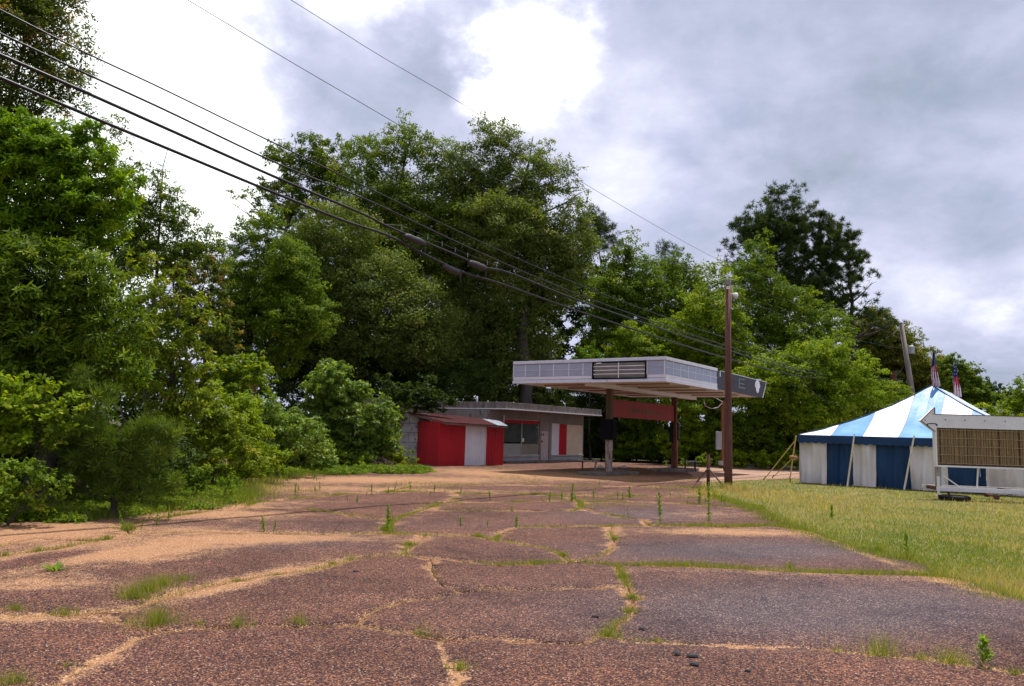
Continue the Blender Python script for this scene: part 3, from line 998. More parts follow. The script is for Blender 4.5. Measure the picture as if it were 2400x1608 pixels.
plant('leafy_tree', 'fresh green tree at the left foot of the central oaks', 'tree', 40,
      [(600, 555, 60), (555, 620, 52), (660, 640, 85), (580, 720, 75), (700, 740, 85), (640, 510, 34), (540, 790, 60), (640, 830, 70), (560, 570, 30), (620, 500, 20), (530, 640, 36), (525, 720, 40), (520, 800, 44), (560, 860, 50)],
      'mid', 6, .19, .10, .25, TG)
plant('oak_tree', 'grey-green oak standing in front of the central clump', 'tree', 45,
      [(800, 560, 100), (750, 660, 95), (880, 680, 110), (820, 790, 110), (960, 760, 115), (720, 560, 55), (760, 500, 50)], 'grey', 6, .21, .10, .35, TG)
plant('oak_tree', 'dusty green oak directly behind the station roof', 'tree', 51,
      [(1080, 640, 90), (1150, 740, 105), (1060, 830, 110), (1210, 800, 85), (1275, 850, 52), (1150, 880, 70), (1290, 790, 34), (1100, 580, 60), (1130, 900, 44, -2), (1190, 905, 44, -2), (1240, 900, 36, -1), (1230, 700, 60, -2), (1235, 770, 52, -2), (1200, 850, 50, -2)], 'grey', 6, .21, .10, .35, TG)
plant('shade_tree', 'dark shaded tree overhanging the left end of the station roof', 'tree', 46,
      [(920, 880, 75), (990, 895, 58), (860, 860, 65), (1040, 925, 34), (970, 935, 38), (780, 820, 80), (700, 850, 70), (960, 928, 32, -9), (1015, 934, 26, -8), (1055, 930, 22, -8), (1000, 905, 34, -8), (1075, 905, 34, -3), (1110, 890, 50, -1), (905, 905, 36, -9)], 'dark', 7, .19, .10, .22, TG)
plant('leafy_bush', 'pale speckled bush between the station roof and the canopy', 'bush', 50,
      [(1265, 915, 42), (1320, 930, 34), (1225, 935, 30), (1290, 960, 34)], 'grey', 7, .15, .09, .06, 'bushes behind the station')
# ---- right row
plant('pine_tree', 'dark pine top showing behind the shoulder of the central oaks', 'tree', 64,
      [(1395, 520, 34), (1425, 550, 28), (1380, 560, 46), (1440, 580, 24), (1385, 490, 18)], 'pine', 5, .34, .05, .2, TG, radial=True, per=90, cr=(.3, .5), bark='pinebark')
plant('leafy_tree', 'narrow pointed green tree right of the central oaks', 'tree', 53,
      [(1482, 545, 20), (1480, 580, 34), (1470, 620, 52), (1440, 690, 70), (1510, 700, 66), (1450, 770, 80), (1430, 620, 30)], 'mid', 6.5, .22, .12, .25, TG)
plant('pine_tree', 'small dark pine top poking up between two green trees', 'tree', 66,
      [(1560, 578, 24), (1545, 590, 18), (1580, 595, 20), (1565, 640, 40)], 'pine', 5, .34, .05, .15, TG, radial=True, per=90, cr=(.3, .5), bark='pinebark')
plant('leafy_tree', 'rounded green tree with a notched top behind the canopy', 'tree', 54,
      [(1590, 610, 34), (1540, 640, 48), (1605, 660, 50), (1590, 730, 80), (1560, 800, 80), (1630, 660, 26)], 'mid', 6.5, .22, .12, .25, TG)
plant('leafy_tree', 'yellow-green tree behind the top of the brown pole', 'tree', 48,
      [(1670, 625, 32), (1695, 680, 52), (1640, 690, 42), (1670, 760, 80), (1700, 840, 70), (1620, 790, 45), (1650, 620, 18)], 'light', 6.5, .19, .11, .22, TG)
plant('leafy_bush', 'lime-green bush peeking over the left end of the canopy', 'tree', 50,
      [(1380, 840, 36), (1345, 860, 28), (1420, 860, 30), (1385, 815, 18)], 'bright', 7, .16, .09, .08, TG)
plant('leafy_tree', 'lime-green tree above the middle of the canopy', 'tree', 50,
      [(1470, 790, 42), (1555, 785, 46), (1625, 800, 42), (1520, 830, 56), (1640, 850, 50), (1590, 745, 24), (1450, 840, 40)], 'light', 7, .16, .10, .15, TG)
plant('pine_tree', 'large round-topped pine towering over the right trees', 'tree', 58,
      [(1830, 470, 42), (1790, 490, 38), (1875, 485, 38), (1760, 530, 44), (1830, 540, 60), (1895, 530, 50), (1735, 570, 36), (1790, 590, 50), (1860, 600, 60), (1920, 580, 46), (1705, 605, 30), (1830, 650, 50), (1750, 640, 50), (1880, 650, 50), (1790, 540, 60), (1860, 440, 26), (1815, 445, 24), (1920, 520, 40), (1900, 620, 56), (1800, 690, 56), (1870, 700, 56)],
      'pine', 5.2, .40, .055, .34, TG, radial=True, per=90, cr=(.14, .24), bark='pinebark', base_px=1850, twigs=1, squash=.6, wide=1.15, inner=.2)
plant('pine_tree', 'wide pine with layered flat branches reaching to the right', 'tree', 57,
      [(1950, 530, 34), (1985, 560, 34), (2005, 600, 30), (1940, 590, 46), (2030, 640, 26), (1970, 645, 34), (2045, 660, 16), (1930, 650, 36), (1950, 700, 44), (2010, 715, 34), (1900, 680, 46), (2050, 730, 26), (2095, 755, 20), (1990, 680, 30), (2020, 600, 24), (1960, 560, 44), (1970, 610, 44), (1960, 660, 44), (1930, 720, 50), (1985, 740, 44), (2040, 700, 26), (2060, 750, 34)],
      'pine', 5.2, .40, .055, .34, TG, radial=True, per=90, cr=(.14, .24), bark='pinebark', base_px=1960, twigs=1, squash=.45, wide=1.25, inner=.2)
plant('leafy_tree', 'mid-green tree in front of the big pine trunks', 'tree', 50,
      [(1770, 600, 44), (1740, 640, 44), (1800, 690, 60), (1870, 710, 56), (1760, 760, 75), (1850, 800, 80), (1940, 770, 60), (1790, 560, 26)], 'mid', 6, .20, .12, .25, TG)
plant('leafy_tree', 'light green tree filling the gap left of the tent', 'tree', 44,
      [(1830, 880, 75), (1910, 860, 70), (1985, 870, 60), (1950, 930, 70), (2030, 870, 42), (1770, 900, 60), (1950, 810, 44), (1880, 970, 60)], 'light', 6.5, .18, .11, .22, TG)
plant('leafy_tree', 'olive-brown tree under the right branches of the wide pine', 'tree', 67,
      [(2000, 790, 40), (2110, 780, 34), (2120, 840, 44), (2050, 760, 42), (2085, 810, 46), (2030, 820, 50), (2010, 770, 34), (2090, 870, 50), (2060, 740, 24)], 'olive', 8, .2, .12, .2, TG)
plant('leafy_tree', 'olive tree with a thin tip right of the transformer pole', 'tree', 68,
      [(2145, 795, 22), (2170, 850, 42), (2125, 860, 44), (2205, 870, 36), (2230, 905, 42), (2160, 920, 60), (2125, 790, 18), (2155, 770, 10)], 'olive', 8, .21, .12, .2, TG)
plant('leafy_tree', 'green tree with spiky twigs behind the two flags', 'tree', 63,
      [(2235, 835, 20), (2262, 865, 28), (2285, 895, 30), (2270, 925, 44), (2240, 880, 40), (2215, 850, 20), (2300, 940, 34), (2290, 860, 12)], 'mid', 5.5, .24, .13, .2, TG)
plant('leafy_tree', 'distant dark treetops in the dip of the skyline', 'tree', 90,
      [(2330, 905, 20), (2350, 925, 22), (2310, 930, 32), (2370, 935, 30)], 'dark', 7, .3, .18, .2, TG)
plant('leafy_tree', 'green tree at the right edge above the sign trailer', 'tree', 50,
      [(2405, 905, 32), (2380, 945, 34), (2430, 970, 56), (2350, 975, 34), (2310, 985, 40), (2470, 900, 60)], 'light', 6.5, .2, .12, .2, TG)
# ---- bushes behind canopy, along the track
for lab, Y, cs, lf in (
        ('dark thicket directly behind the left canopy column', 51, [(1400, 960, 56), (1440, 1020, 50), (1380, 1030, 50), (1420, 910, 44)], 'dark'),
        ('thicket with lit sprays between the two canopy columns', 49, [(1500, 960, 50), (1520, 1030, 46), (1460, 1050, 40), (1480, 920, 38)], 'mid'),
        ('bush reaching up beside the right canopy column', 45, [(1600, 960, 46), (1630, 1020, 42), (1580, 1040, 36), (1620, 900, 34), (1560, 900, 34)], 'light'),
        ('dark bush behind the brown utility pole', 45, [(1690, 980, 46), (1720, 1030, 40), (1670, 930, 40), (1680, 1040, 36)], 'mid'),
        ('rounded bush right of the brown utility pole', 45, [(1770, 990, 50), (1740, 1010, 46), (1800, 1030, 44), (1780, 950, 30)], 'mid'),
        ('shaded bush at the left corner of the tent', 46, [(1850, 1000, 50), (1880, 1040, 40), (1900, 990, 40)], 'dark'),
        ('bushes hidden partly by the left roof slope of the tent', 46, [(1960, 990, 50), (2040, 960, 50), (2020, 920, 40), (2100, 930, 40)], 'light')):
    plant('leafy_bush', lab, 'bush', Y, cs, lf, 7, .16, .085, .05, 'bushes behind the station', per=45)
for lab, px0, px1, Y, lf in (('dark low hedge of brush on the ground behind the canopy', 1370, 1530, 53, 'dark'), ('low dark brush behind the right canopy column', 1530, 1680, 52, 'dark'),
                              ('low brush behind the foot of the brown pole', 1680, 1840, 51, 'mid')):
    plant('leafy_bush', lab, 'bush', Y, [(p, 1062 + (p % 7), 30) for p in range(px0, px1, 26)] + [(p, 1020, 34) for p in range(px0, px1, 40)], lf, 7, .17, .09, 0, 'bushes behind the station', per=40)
plant('leafy_bush', 'low bright weeds along the far side of the dirt track', 'bush', 43,
      [(1650, 1080, 18), (1690, 1078, 18), (1730, 1075, 22), (1780, 1076, 24), (1830, 1078, 24), (1880, 1080, 24), (1600, 1083, 12), (1560, 1087, 8)], 'light', 7, .14, .07, 0, 'bushes behind the station', per=40)

# ---- woods behind everything: one mass
wl = []
wr = random.Random(5)
for px in range(-700, 3700, 55):
    if px < 480:
        Y, top = 40, 660
    elif px < 560:
        Y, top = 58, 690
    elif px < 1380:
        Y, top = 62, 480 if 620 < px < 1320 else 600
    elif px < 1660:
        Y, top = 66, 610
    elif px < 2060:
        Y, top = 68, 740
    elif px < 2290:
        Y, top = 76, 830
    else:
        Y, top = 80, 970
    y = 1090
    for q_ in range(3):
        wl += lobes_at(Y - 2 + wr.uniform(-2, 2), [(px + wr.uniform(-26, 26), 1075 - q_ * 26, 34)])
    while y > top + 40:
        rp = wr.uniform(45, 70)
        wl += lobes_at(Y + wr.uniform(-3, 3), [(px + wr.uniform(-20, 20), y, rp)])
        y -= 62
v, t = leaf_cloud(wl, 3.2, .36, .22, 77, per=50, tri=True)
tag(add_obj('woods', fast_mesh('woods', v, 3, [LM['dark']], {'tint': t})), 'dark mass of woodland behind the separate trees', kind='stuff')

# ------------------------------------------------------------------ grass and ground cover
def blades(P, h, w, lean, r, tint, name):
    n = len(P)
    az = r.uniform(0, 2 * math.pi, n)
    sd = np.stack([np.cos(az), np.sin(az), np.zeros(n)], 1)
    la = r.uniform(0, 2 * math.pi, n)
    ln = np.stack([np.cos(la), np.sin(la), np.zeros(n)], 1) * (lean * h * r.random(n))[:, None]
    tip = P + ln + np.stack([np.zeros(n), np.zeros(n), h], 1)
    v = np.stack([P - sd * (w / 2)[:, None], P + sd * (w / 2)[:, None], tip], 1).reshape(-1, 3)
    return fast_mesh(name, v, 3, [LM['grass']], {'tint': tint})


r = np.random.default_rng(21)


def poly_mask(X, Y, poly):
    c = np.zeros(len(X), bool)
    j = len(poly) - 1
    for i in range(len(poly)):
        ax, ay, bx, by = poly[i][0], poly[i][1], poly[j][0], poly[j][1]
        if ay != by:
            k = ((ay > Y) != (by > Y)) & (X < (bx - ax) * (Y - ay) / (by - ay) + ax)
            c ^= k
        j = i
    return c


fpoly = [(e.x - .03, e.y) for e in edge] + [(v.x, v.y) for v in road_near] + [(60, -10), (9, -10), (6.6, 3)]
N = 380000
u = r.random(N)
Yg = 1 / (1 / 5.0 - u * (1 / 5.0 - 1 / 36.0))
Xg = np.where(r.random(N) < .82, r.uniform(.1, .80, N), r.uniform(.80, 1.25, N)) * Yg + r.uniform(-.2, .2, N)
k = poly_mask(Xg, Yg, fpoly)
Xg, Yg = Xg[k], Yg[k]
n = len(Xg)
patchn = vnoise(Xg * 1.1, Yg * 1.1, 31) + .6 * vnoise(Xg * 3, Yg * 3, 32)
th = .022 + .060 * r.random(n) ** 1.5
big_ = vnoise(Xg * .45, Yg * .35, 37)
dry = r.random(n) < np.clip(.36 + .55 * patchn + .5 * big_, .06, .85)
tint = np.clip(.30 + .20 * patchn + .22 * big_ + .25 * r.random(n), 0, .66)
tint = np.where(dry, .66 + .34 * r.random(n), tint)
tall = dry & (r.random(n) < .25)
th = np.where(tall & (r.random(n) < .4), th + .10, th)
wd = np.maximum(.005, .00062 * Yg) * r.uniform(.7, 1.5, n)
pole_d = np.exp(-((Xg - 7.6) ** 2 / 3.0 + (Yg - 23.0) ** 2 / 14.0))
dp = r.random(n) < .75 * pole_d
tint = np.where(dp, .75 + .25 * r.random(n), tint)
th = th * (1 + .35 * patchn) + .07 * pole_d
P = np.stack([Xg, Yg, np.full(n, -.02)], 1)
tag(add_obj('field_grass', blades(P, th, wd, .9, r, tint, 'field_grass')), 'green and straw-coloured grass of the field on the right', kind='stuff')

# grass along the edge of the lot and in the joints
pts, hs, tn = [], [], []
for a, b in zip(edge[:-1], edge[1:]):
    L = (b - a).length
    for q in range(int(L * 900)):
        p = a.lerp(b, random.random())
        nn_ = .5 + .5 * float(vnoise(np.array([p.x * 2.3]), np.array([p.y * 2.3]), 44)[0])
        pts.append((p.x + random.gauss(-.22 * nn_, .18), p.y + random.gauss(-.06 * nn_, .12), -.01))
        hs.append(random.uniform(.02, .075))
        tn.append(random.uniform(0, .5) if random.random() < .8 else random.uniform(.6, .9))
greens = {1: .75, 2: 1.6, 7: 2.2, 8: .9, 10: 1.5, 11: 1.3, 12: 1.6, 13: .7, 14: .9, 15: 2.6, 16: 1.0, 17: .9, 18: 2.2, 19: 1.4, 20: 1.6, 21: .9, 22: 1.6, 23: 1.3, 24: 1.4, 25: .8, 26: 1.2, 0: .15, 3: .1, 4: .35, 5: .25, 6: .1, 9: .3}
for ci_, gl in enumerate(crack_lines):
    gfac = greens.get(ci_, .5)
    for a, b in zip(gl[:-1], gl[1:]):
        m_ = (a + b) / 2
        if m_.y < 3 or m_.y > 40:
            continue
        amp = float(vnoise(np.array([m_.x * 1.7]), np.array([m_.y * 1.7]), 55 + ci_)[0])
        d_ = gfac * max(0, .45 + 1.7 * amp)
        # right-hand stretches are thick strips of green
        if ci_ == 7 and m_.x > 1.0:
            d_ += 1.5 + m_.x * .35
        if ci_ == 12 and m_.x > 3.5:
            d_ += 2.4
        for q in range(int(d_ * 260 * (b - a).length + random.random())):
            p = a.lerp(b, random.random())
            s_ = .018 + .012 * d_
            pts.append((p.x + random.gauss(0, s_), p.y + random.gauss(0, s_), -.02))
            hs.append(random.uniform(.02, .055) * (1 + .25 * min(d_, 3)))
            tn.append(random.uniform(.1, .62) if random.random() < .85 else random.uniform(.65, .9))
# thin scatter over the far half of the lot
for q in range(34000):
    px, py = random.uniform(350, 1650), 1092 + 98 * random.random() ** 1.3
    p = gp(px, py)
    if vnoise(np.array([p.x * .8]), np.array([p.y * .45]), 90)[0] + .5 * vnoise(np.array([p.x * 2.8]), np.array([p.y * 1.2]), 91)[0] > .16:
        pts.append((p.x, p.y, -.01))
        hs.append(random.uniform(.02, .07))
        tn.append(random.uniform(.25, .8))
# left bank, tall grass and weeds spilling on to the lot
bank = [(-60, 1200), (0, 1212), (150, 1222), (260, 1214), (420, 1196), (560, 1178), (600, 1160), (640, 1130), (760, 1112), (900, 1106), (1000, 1100)]
for (ax, ay), (bx_, by) in zip(bank[:-1], bank[1:]):
    A, B = gp(ax, ay), gp(bx_, by)
    for q in range(int(5200 if ax < 600 else 2000)):
        p = A.lerp(B, random.random())
        up_ = abs(random.gauss(0, 1.3))
        pts.append((p.x + random.gauss(0, .25) - up_ * .7, p.y + up_, -.01))
        hs.append(random.uniform(.05, .22))
        tn.append(random.uniform(0, .5) if random.random() < .8 else random.uniform(.6, .85))
# foreground tufts
tufts = [(310, 1400, 900, .17), (350, 1385, 800, .2), (385, 1370, 600, .16), (370, 1460, 900, .2), (430, 1358, 250, .12), (560, 1462, 300, .12), (470, 1460, 200, .07), (700, 1458, 280, .12), (35, 1430, 500, .10),
         (150, 1436, 260, .10), (30, 1600, 500, .12), (155, 1560, 200, .06), (2065, 1535, 420, .22), (2230, 1550, 300, .18), (1965, 1526, 200, .07), (2160, 1542, 240, .08), (1425, 1486, 420, .12), (1078, 1562, 350, .08),
         (990, 1482, 120, .14), (1010, 1486, 120, .05), (1480, 1400, 500, .08), (1462, 1350, 400, .07), (1475, 1430, 400, .07), (1440, 1262, 300, .08), (1120, 1255, 300, .08), (1320, 1300, 400, .08), (1250, 1316, 200, .06),
         (905, 1240, 500, .13), (915, 1220, 300, .13), (960, 1275, 400, .08), (300, 1240, 500, .14), (250, 1262, 300, .09), (90, 1290, 250, .09), (10, 1300, 200, .09), (1850, 1332, 300, .12), (2130, 1310, 500, .16), (2060, 1290, 400, .14),
         (650, 1345, 200, .04), (560, 1358, 200, .05), (780, 1318, 200, .04), (820, 1308, 120, .10), (2380, 1575, 200, .06), (1540, 1496, 120, .04), (1700, 1145, 900, .22), (1660, 1150, 500, .16), (1740, 1150, 500, .2)]
for px, py, cnt, h_ in tufts:
    c_ = gp(px, py)
    for q in range(int(cnt * .55)):
        rr_ = random.gauss(0, .018 + h_ * .34)
        an = random.uniform(0, 6.28)
        pts.append((c_.x + rr_ * math.cos(an) * 1.5, c_.y + rr_ * math.sin(an), -.02))
        hs.append(h_ * random.uniform(.35, 1.1))
        tn.append(random.uniform(.15, .6) if random.random() < .85 else random.uniform(.65, .95))
for px, py, cnt, h_ in ((762, 1322, 16, .22), (930, 1306, 22, .2), (940, 1304, 14, .15), (420, 1398, 14, .22), (560, 1440, 10, .2), (310, 1480, 16, .18), (2050, 1530, 16, .28), (2215, 1556, 12, .26), (1650, 1160, 160, .28), (1720, 1150, 200, .3), (1760, 1165, 120, .26), (620, 1150, 120, .22), (480, 1190, 120, .2)):
    c_ = gp(px, py)
    for q in range(cnt):
        pts.append((c_.x + random.gauss(0, .05 + h_ * .5), c_.y + random.gauss(0, .08), -.02))
        hs.append(h_ * random.uniform(.5, 1.1))
        tn.append(random.uniform(.82, 1.0))
P = np.array(pts)
hs = np.array(hs)
wds = np.maximum(.0035, .00055 * P[:, 1]) * r.uniform(.7, 1.3, len(P))
tag(add_obj('joint_grass', blades(P, hs, wds, .8, r, np.array(tn), 'joint_grass')), 'grass growing in the joints and along the edges of the lot', kind='stuff')

# leafy ground cover at the left
lv = []
for px, py, rp in [(x, 1222 - 8 * abs(math.sin(x * .02)) - max(0, x - 180) * .11, 22) for x in range(-60, 560, 14)]:
    for k_ in range(5):
        c_ = gp(px, py - 11 * k_ + random.uniform(-4, 4))
        lv.append((c_.x, c_.y, .03, .30, .35, .09 + .02 * k_))
for px in range(560, 1000, 14):
    c_ = gp(px, 1110 - (px - 560) * .012 + random.uniform(-5, 5))
    lv.append((c_.x, c_.y, .05, .5, .6, .16))
v, t = leaf_cloud(lv, 8, .065, .035, 901, per=30, inner=.6)
v[:, 2] = np.maximum(v[:, 2], 0)
tag(add_obj('ground_cover', fast_mesh('ground_cover', v, 4, [LM['mid']], {'tint': np.clip(t + .1, 0, 1)})), 'leafy ground cover creeping from the trees on to the lot', kind='stuff')


# weeds with a stem and whorls of narrow leaves
def weed_mesh(h, seed, name='weed', leafL=.05, yellow=False):
    r_ = np.random.default_rng(seed)
    n_ = int(60 + h * 150)
    z = r_.random(n_) ** .8 * h
    lean = r_.uniform(-.08, .08, 2)
    p = np.stack([z * lean[0] + r_.normal(0, .004, n_), z * lean[1] + r_.normal(0, .004, n_), z], 1)
    az = r_.uniform(0, 6.28, n_)
    el = r_.uniform(.2, 1.1, n_)
    a = np.stack([np.cos(az) * np.cos(el), np.sin(az) * np.cos(el), np.sin(el)], 1)
    nr = unit(np.cross(a, rdir(n_, r_)))
    sc = (1.15 - .75 * z / h)
    v1 = kites(p, a, nr, leafL * sc * r_.uniform(.7, 1.3, n_), .012 * r_.uniform(.8, 1.4, n_) * (leafL / .05))
    s0 = np.array([[-.004, 0, 0], [.004, 0, 0], [lean[0] * h + .002, lean[1] * h, h], [lean[0] * h - .002, lean[1] * h, h], [0, -.004, 0], [0, .004, 0], [lean[0] * h, lean[1] * h + .002, h], [lean[0] * h, lean[1] * h - .002, h]])
    return fast_mesh(name, np.vstack([v1, s0]), 4, [LM['weed']], {'tint': np.concatenate([np.clip(r_.random(n_) * .8, 0, 1), [.2, .2]])})


WM = [weed_mesh(h, 300 + i) for i, h in enumerate((.24, .34, .45, .28))]
weeds = [(620, 1246, 0), (642, 1246, 0), (1080, 1232, 0), (1142, 1238, 0), (1210, 1236, 0), (922, 1160, 1), (910, 1158, 0), (962, 1152, 0), (870, 1162, 0), (858, 1164, 0), (836, 1172, 0), (815, 1172, 0), (692, 1160, 1), (698, 1162, 0),
         (750, 1152, 1), (738, 1158, 0), (1008, 1157, 0), (1042, 1156, 0), (1080, 1158, 0), (1018, 1158, 0), (958, 1133, 0), (925, 1148, 1), (870, 1150, 0), (760, 1120, 1), (735, 1126, 1), (742, 1128, 0), (672, 1124, 0),
         (1288, 1176, 0), (1317, 1172, 0), (1340, 1168, 0), (1350, 1170, 0), (1370, 1168, 0), (1392, 1168, 0), (1448, 1170, 0), (1460, 1170, 0), (1540, 1172, 1), (1406, 1134, 0), (1481, 1130, 0), (1610, 1180, 1), (1640, 1180, 0),
         (1655, 1180, 0), (1690, 1182, 1), (1700, 1182, 0), (1574, 1166, 0), (1592, 1168, 0), (290, 1246, 2), (366, 1232, 2), (330, 1240, 0), (395, 1222, 1), (1472, 1212, 2), (510, 1155, 1), (560, 1150, 1), (700, 1150, 0), (1150, 1172, 0), (1200, 1200, 0), (480, 1168, 1)]
for i, (px, py, kind_) in enumerate(weeds):
    o = add_obj('weed', WM[kind_ if kind_ else i % 2 * 3])
    py += random.uniform(-3, 3)
    p = gp(px, py)
    o.location = (p.x, p.y, -.01)
    o.rotation_euler = (random.uniform(-.2, .2), random.uniform(-.2, .2), random.uniform(0, 6.28))
    s_ = random.uniform(.4, .95)
    o.scale = (s_ * 1.05, s_ * 1.05, s_)
    zone = ('dark narrow weed among the scattered weeds left of the middle, far half of the lot' if px < 800 else 'narrow upright weed in the dense row in front of the red shed' if px < 1100 else
            'tiny upright weed in the sparse row in front of the station and canopy' if px < 1500 else 'leafy upright weed in the cluster left of the braced steel post')
    if py > 1200:
        zone = 'one of a pair of short weeds in the long joint below the sand, left' if px < 700 and px > 500 else 'small weed in the green corner at the left edge of the paving' if px < 500 else 'lone short weed on the slab joint in the centre of the lot' if px < 1300 else 'slender weed on the thick green joint at right'
    tag(o, zone, 'weed', 'upright weeds in the paving joints')
for px, py, h_, lab in ((1548, 1227, .60, 'tall spiky weed left of the taller one in the long green joint'), (1661, 1227, .78, 'tallest spiky weed, in line below the braced steel post'),
                        (1477, 1170, .34, 'bushy clump weed near the canopy shadow'), (1340, 1176, .45, 'thin tall weed where two grassy joints meet'), (1640, 1180, .42, 'leafy weed tuft left of the steel post joint'),
                        (910, 1244, .42, 'clump of weeds at the bend of the joint in mid lot'), (1950, 1215, .30, 'dark weed standing alone in the field grass'), (2128, 1305, .34, 'broad weed at the edge of field and lot')):
    o = add_obj('tall_weed', weed_mesh(h_, int(px), 'tall_weed', .07))
    p = gp(px, py)
    o.location = (p.x, p.y, -.02)
    tag(o, lab, 'weed', 'tall weeds')


def clump(name, label, cat, px, py, n_, L_, W_, el0, el1, seed, mat='weed', rise=.0, tint=(.1, .7)):
    r_ = np.random.default_rng(seed)
    c = gp(px, py)
    z = r_.random(n_) * rise
    az = r_.uniform(0, 6.28, n_)
    el = r_.uniform(el0, el1, n_)
    a = np.stack([np.cos(az) * np.cos(el), np.sin(az) * np.cos(el), np.sin(el)], 1)
    side = np.stack([-np.sin(az), np.cos(az), np.zeros(n_)], 1)
    nr = unit(np.cross(a, side))
    p = np.stack([r_.normal(0, .008, n_), r_.normal(0, .008, n_), z], 1)
    v_ = kites(p, a, nr, L_ * r_.uniform(.7, 1.2, n_) * (1 - .55 * z / (rise + 1e-6) if rise else 1), W_ * r_.uniform(.8, 1.2, n_))
    o = add_obj(name, fast_mesh(name, v_, 4, [LM[mat]], {'tint': r_.uniform(*tint, n_)}))
    o.location = (c.x, c.y, -.01)
    return tag(o, label, cat)


clump('weed_rosette', 'flat dandelion-like rosette of long leaves on the pale sand at left', 'weed', 128, 1338, 34, .17, .028, .05, .7, 5)
clump('seedling', 'bright green conifer-like seedling in the joint at the lower right', 'weed', 2308, 1556, 110, .12, .017, .35, 1.0, 6, rise=.19, tint=(.3, .85))
clump('weed_rosette', 'small brown dead tuft beside the rosette', 'weed', 60, 1333, 14, .05, .01, .1, .9, 8, tint=(.9, 1))

# loose chips of asphalt
for i, (px, py, w_, h_, lab) in enumerate(((1622, 1538, .16, .05, 'upper black asphalt chip right of the bottom centre'), (1628, 1558, .15, .045, 'larger black asphalt chip just below its neighbour'), (1585, 1533, .12, .02, 'thin sliver of black asphalt left of the chip pair'),
                                           (1396, 1446, .14, .05, 'black asphalt chip left of the green vertical joint'), (1505, 1475, .11, .03, 'flat asphalt chip on the smooth dark slab'), (1753, 1575, .08, .05, 'small asphalt chip at the bottom edge right of centre'),
                                           (833, 1340, .13, .05, 'dark asphalt chip on the slab left of centre'))):
    rr_ = random.Random(i)
    c = gp(px, py)
    m_ = MB()
    w_ *= .6
    ring = [(w_ * .5 * math.cos(a) * rr_.uniform(.7, 1.1), w_ * .42 * math.sin(a) * rr_.uniform(.6, 1.1)) for a in [k * 6.283 / 9 for k in range(9)]]
    m_.v = [(x, y, 0) for x, y in ring] + [(x * .75, y * .75, .009) for x, y in ring]
    m_.f = [tuple(range(9, 18))] + [(k, (k + 1) % 9, 9 + (k + 1) % 9, 9 + k) for k in range(9)]
    m_.m = [0] * 10
    o = m_.build('asphalt_chip', M['chip'])
    o.location = (c.x, c.y, .006)
    tag(o, lab, 'asphalt chip', 'loose asphalt chips')
m_ = MB()
a_, b_ = gp(779, 1250), gp(779, 1250)
m_.tube([(0, 0, 0), (.05, .02, .07), (.11, .03, .16)], [.008, .006, .003], 6)
o = m_.build('twig', M['stick'])
o.location = (a_.x, a_.y, 0)
tag(o, 'thin dead twig sticking up from the joint left of centre', 'twig')

# ------------------------------------------------------------------ tools for oriented buildings
def frame_xy(O, d):
    """Empty frame with local X along d"""
    return math.atan2(d.y, d.x)


def loc_x(px, O, d, yoff=0.0, z=1.5):
    """local X at which a vertical line on this wall shows at picture column px"""
    nrm = Vector((-d.y, d.x))
    lo, hi = -20.0, 60.0
    f = lambda t: pj((O.x + d.x * t + nrm.x * yoff, O.y + d.y * t + nrm.y * yoff, z))[0] - px
    # increasing in t for these walls as long as depth stays positive
    for _ in range(60):
        m = (lo + hi) / 2
        q = O.y + d.y * m + nrm.y * yoff
        if q < .5:
            lo = m
            continue
        if f(m) < 0:
            lo = m
        else:
            hi = m
    return (lo + hi) / 2


def loc_y(px, O, d, x=0.0, z=1.5):
    nrm = Vector((-d.y, d.x))
    lo, hi = 0.0, 20.0
    for _ in range(60):
        m = (lo + hi) / 2
        if pj((O.x + d.x * x + nrm.x * m, O.y + d.y * x + nrm.y * m, z))[0] > px:
            lo = m
        else:
            hi = m
    return (lo + hi) / 2


# ------------------------------------------------------------------ canopy
ZU, ZT = 3.62, 4.52
A = gp(1559, 893, ZU).to_2d()
E_ = gp(1790, 932, ZU).to_2d()
vd = (E_ - A).normalized()
rz = math.atan2(vd.y, vd.x)
LX = (E_ - A).length
LY = loc_y(1203, A, vd, 0, ZU)
can = empty('fuel_canopy', (A.x, A.y, 0), rz, 'flat-roofed fuel station canopy with silver panelled fascia on rusty columns', 'canopy')
# deck
MB().box(.06, LX - .06, .06, LY - .06, ZU + .03, ZU + .12).build('soffit', M['soffit'], can)
MB().box(.06, LX - .06, .06, LY - .06, ZT - .22, ZT - .12).build('roof_deck', M['fasc'], can)
MB().box(.02, LX - .3, LY - .06, LY - .01, ZU, ZT - .02).build('rear_fascia', M['silver'], can)
MB().box(LX - .35, LX - .3, .05, LY - .06, ZU, ZT - .02).build('end_fascia', M['silver'], can)
MB().box(.3, LX - .3, LY * .5 - .14, LY * .5 + .14, ZU - .13, ZU + .028).build('centre_beam', M['soffit'], can)
for k in range(5):
    x = 1.5 + k * (LX - 3) / 4.3
    MB().box(x, x + .13, .55, LY * .5 - .6, ZU - .012, ZU + .028).build('light_rail', M['rail'], can)
    MB().box(x, x + .13, LY * .5 + .6, LY - .55, ZU - .012, ZU + .028).build('light_rail', M['rail'], can)
for k in (2, 4, 6):
    MB().box(k * LX / 8, k * LX / 8 + .02, .08, LY - .08, ZU + .018, ZU + .028).build('soffit_joint', M['colbrown'], can)
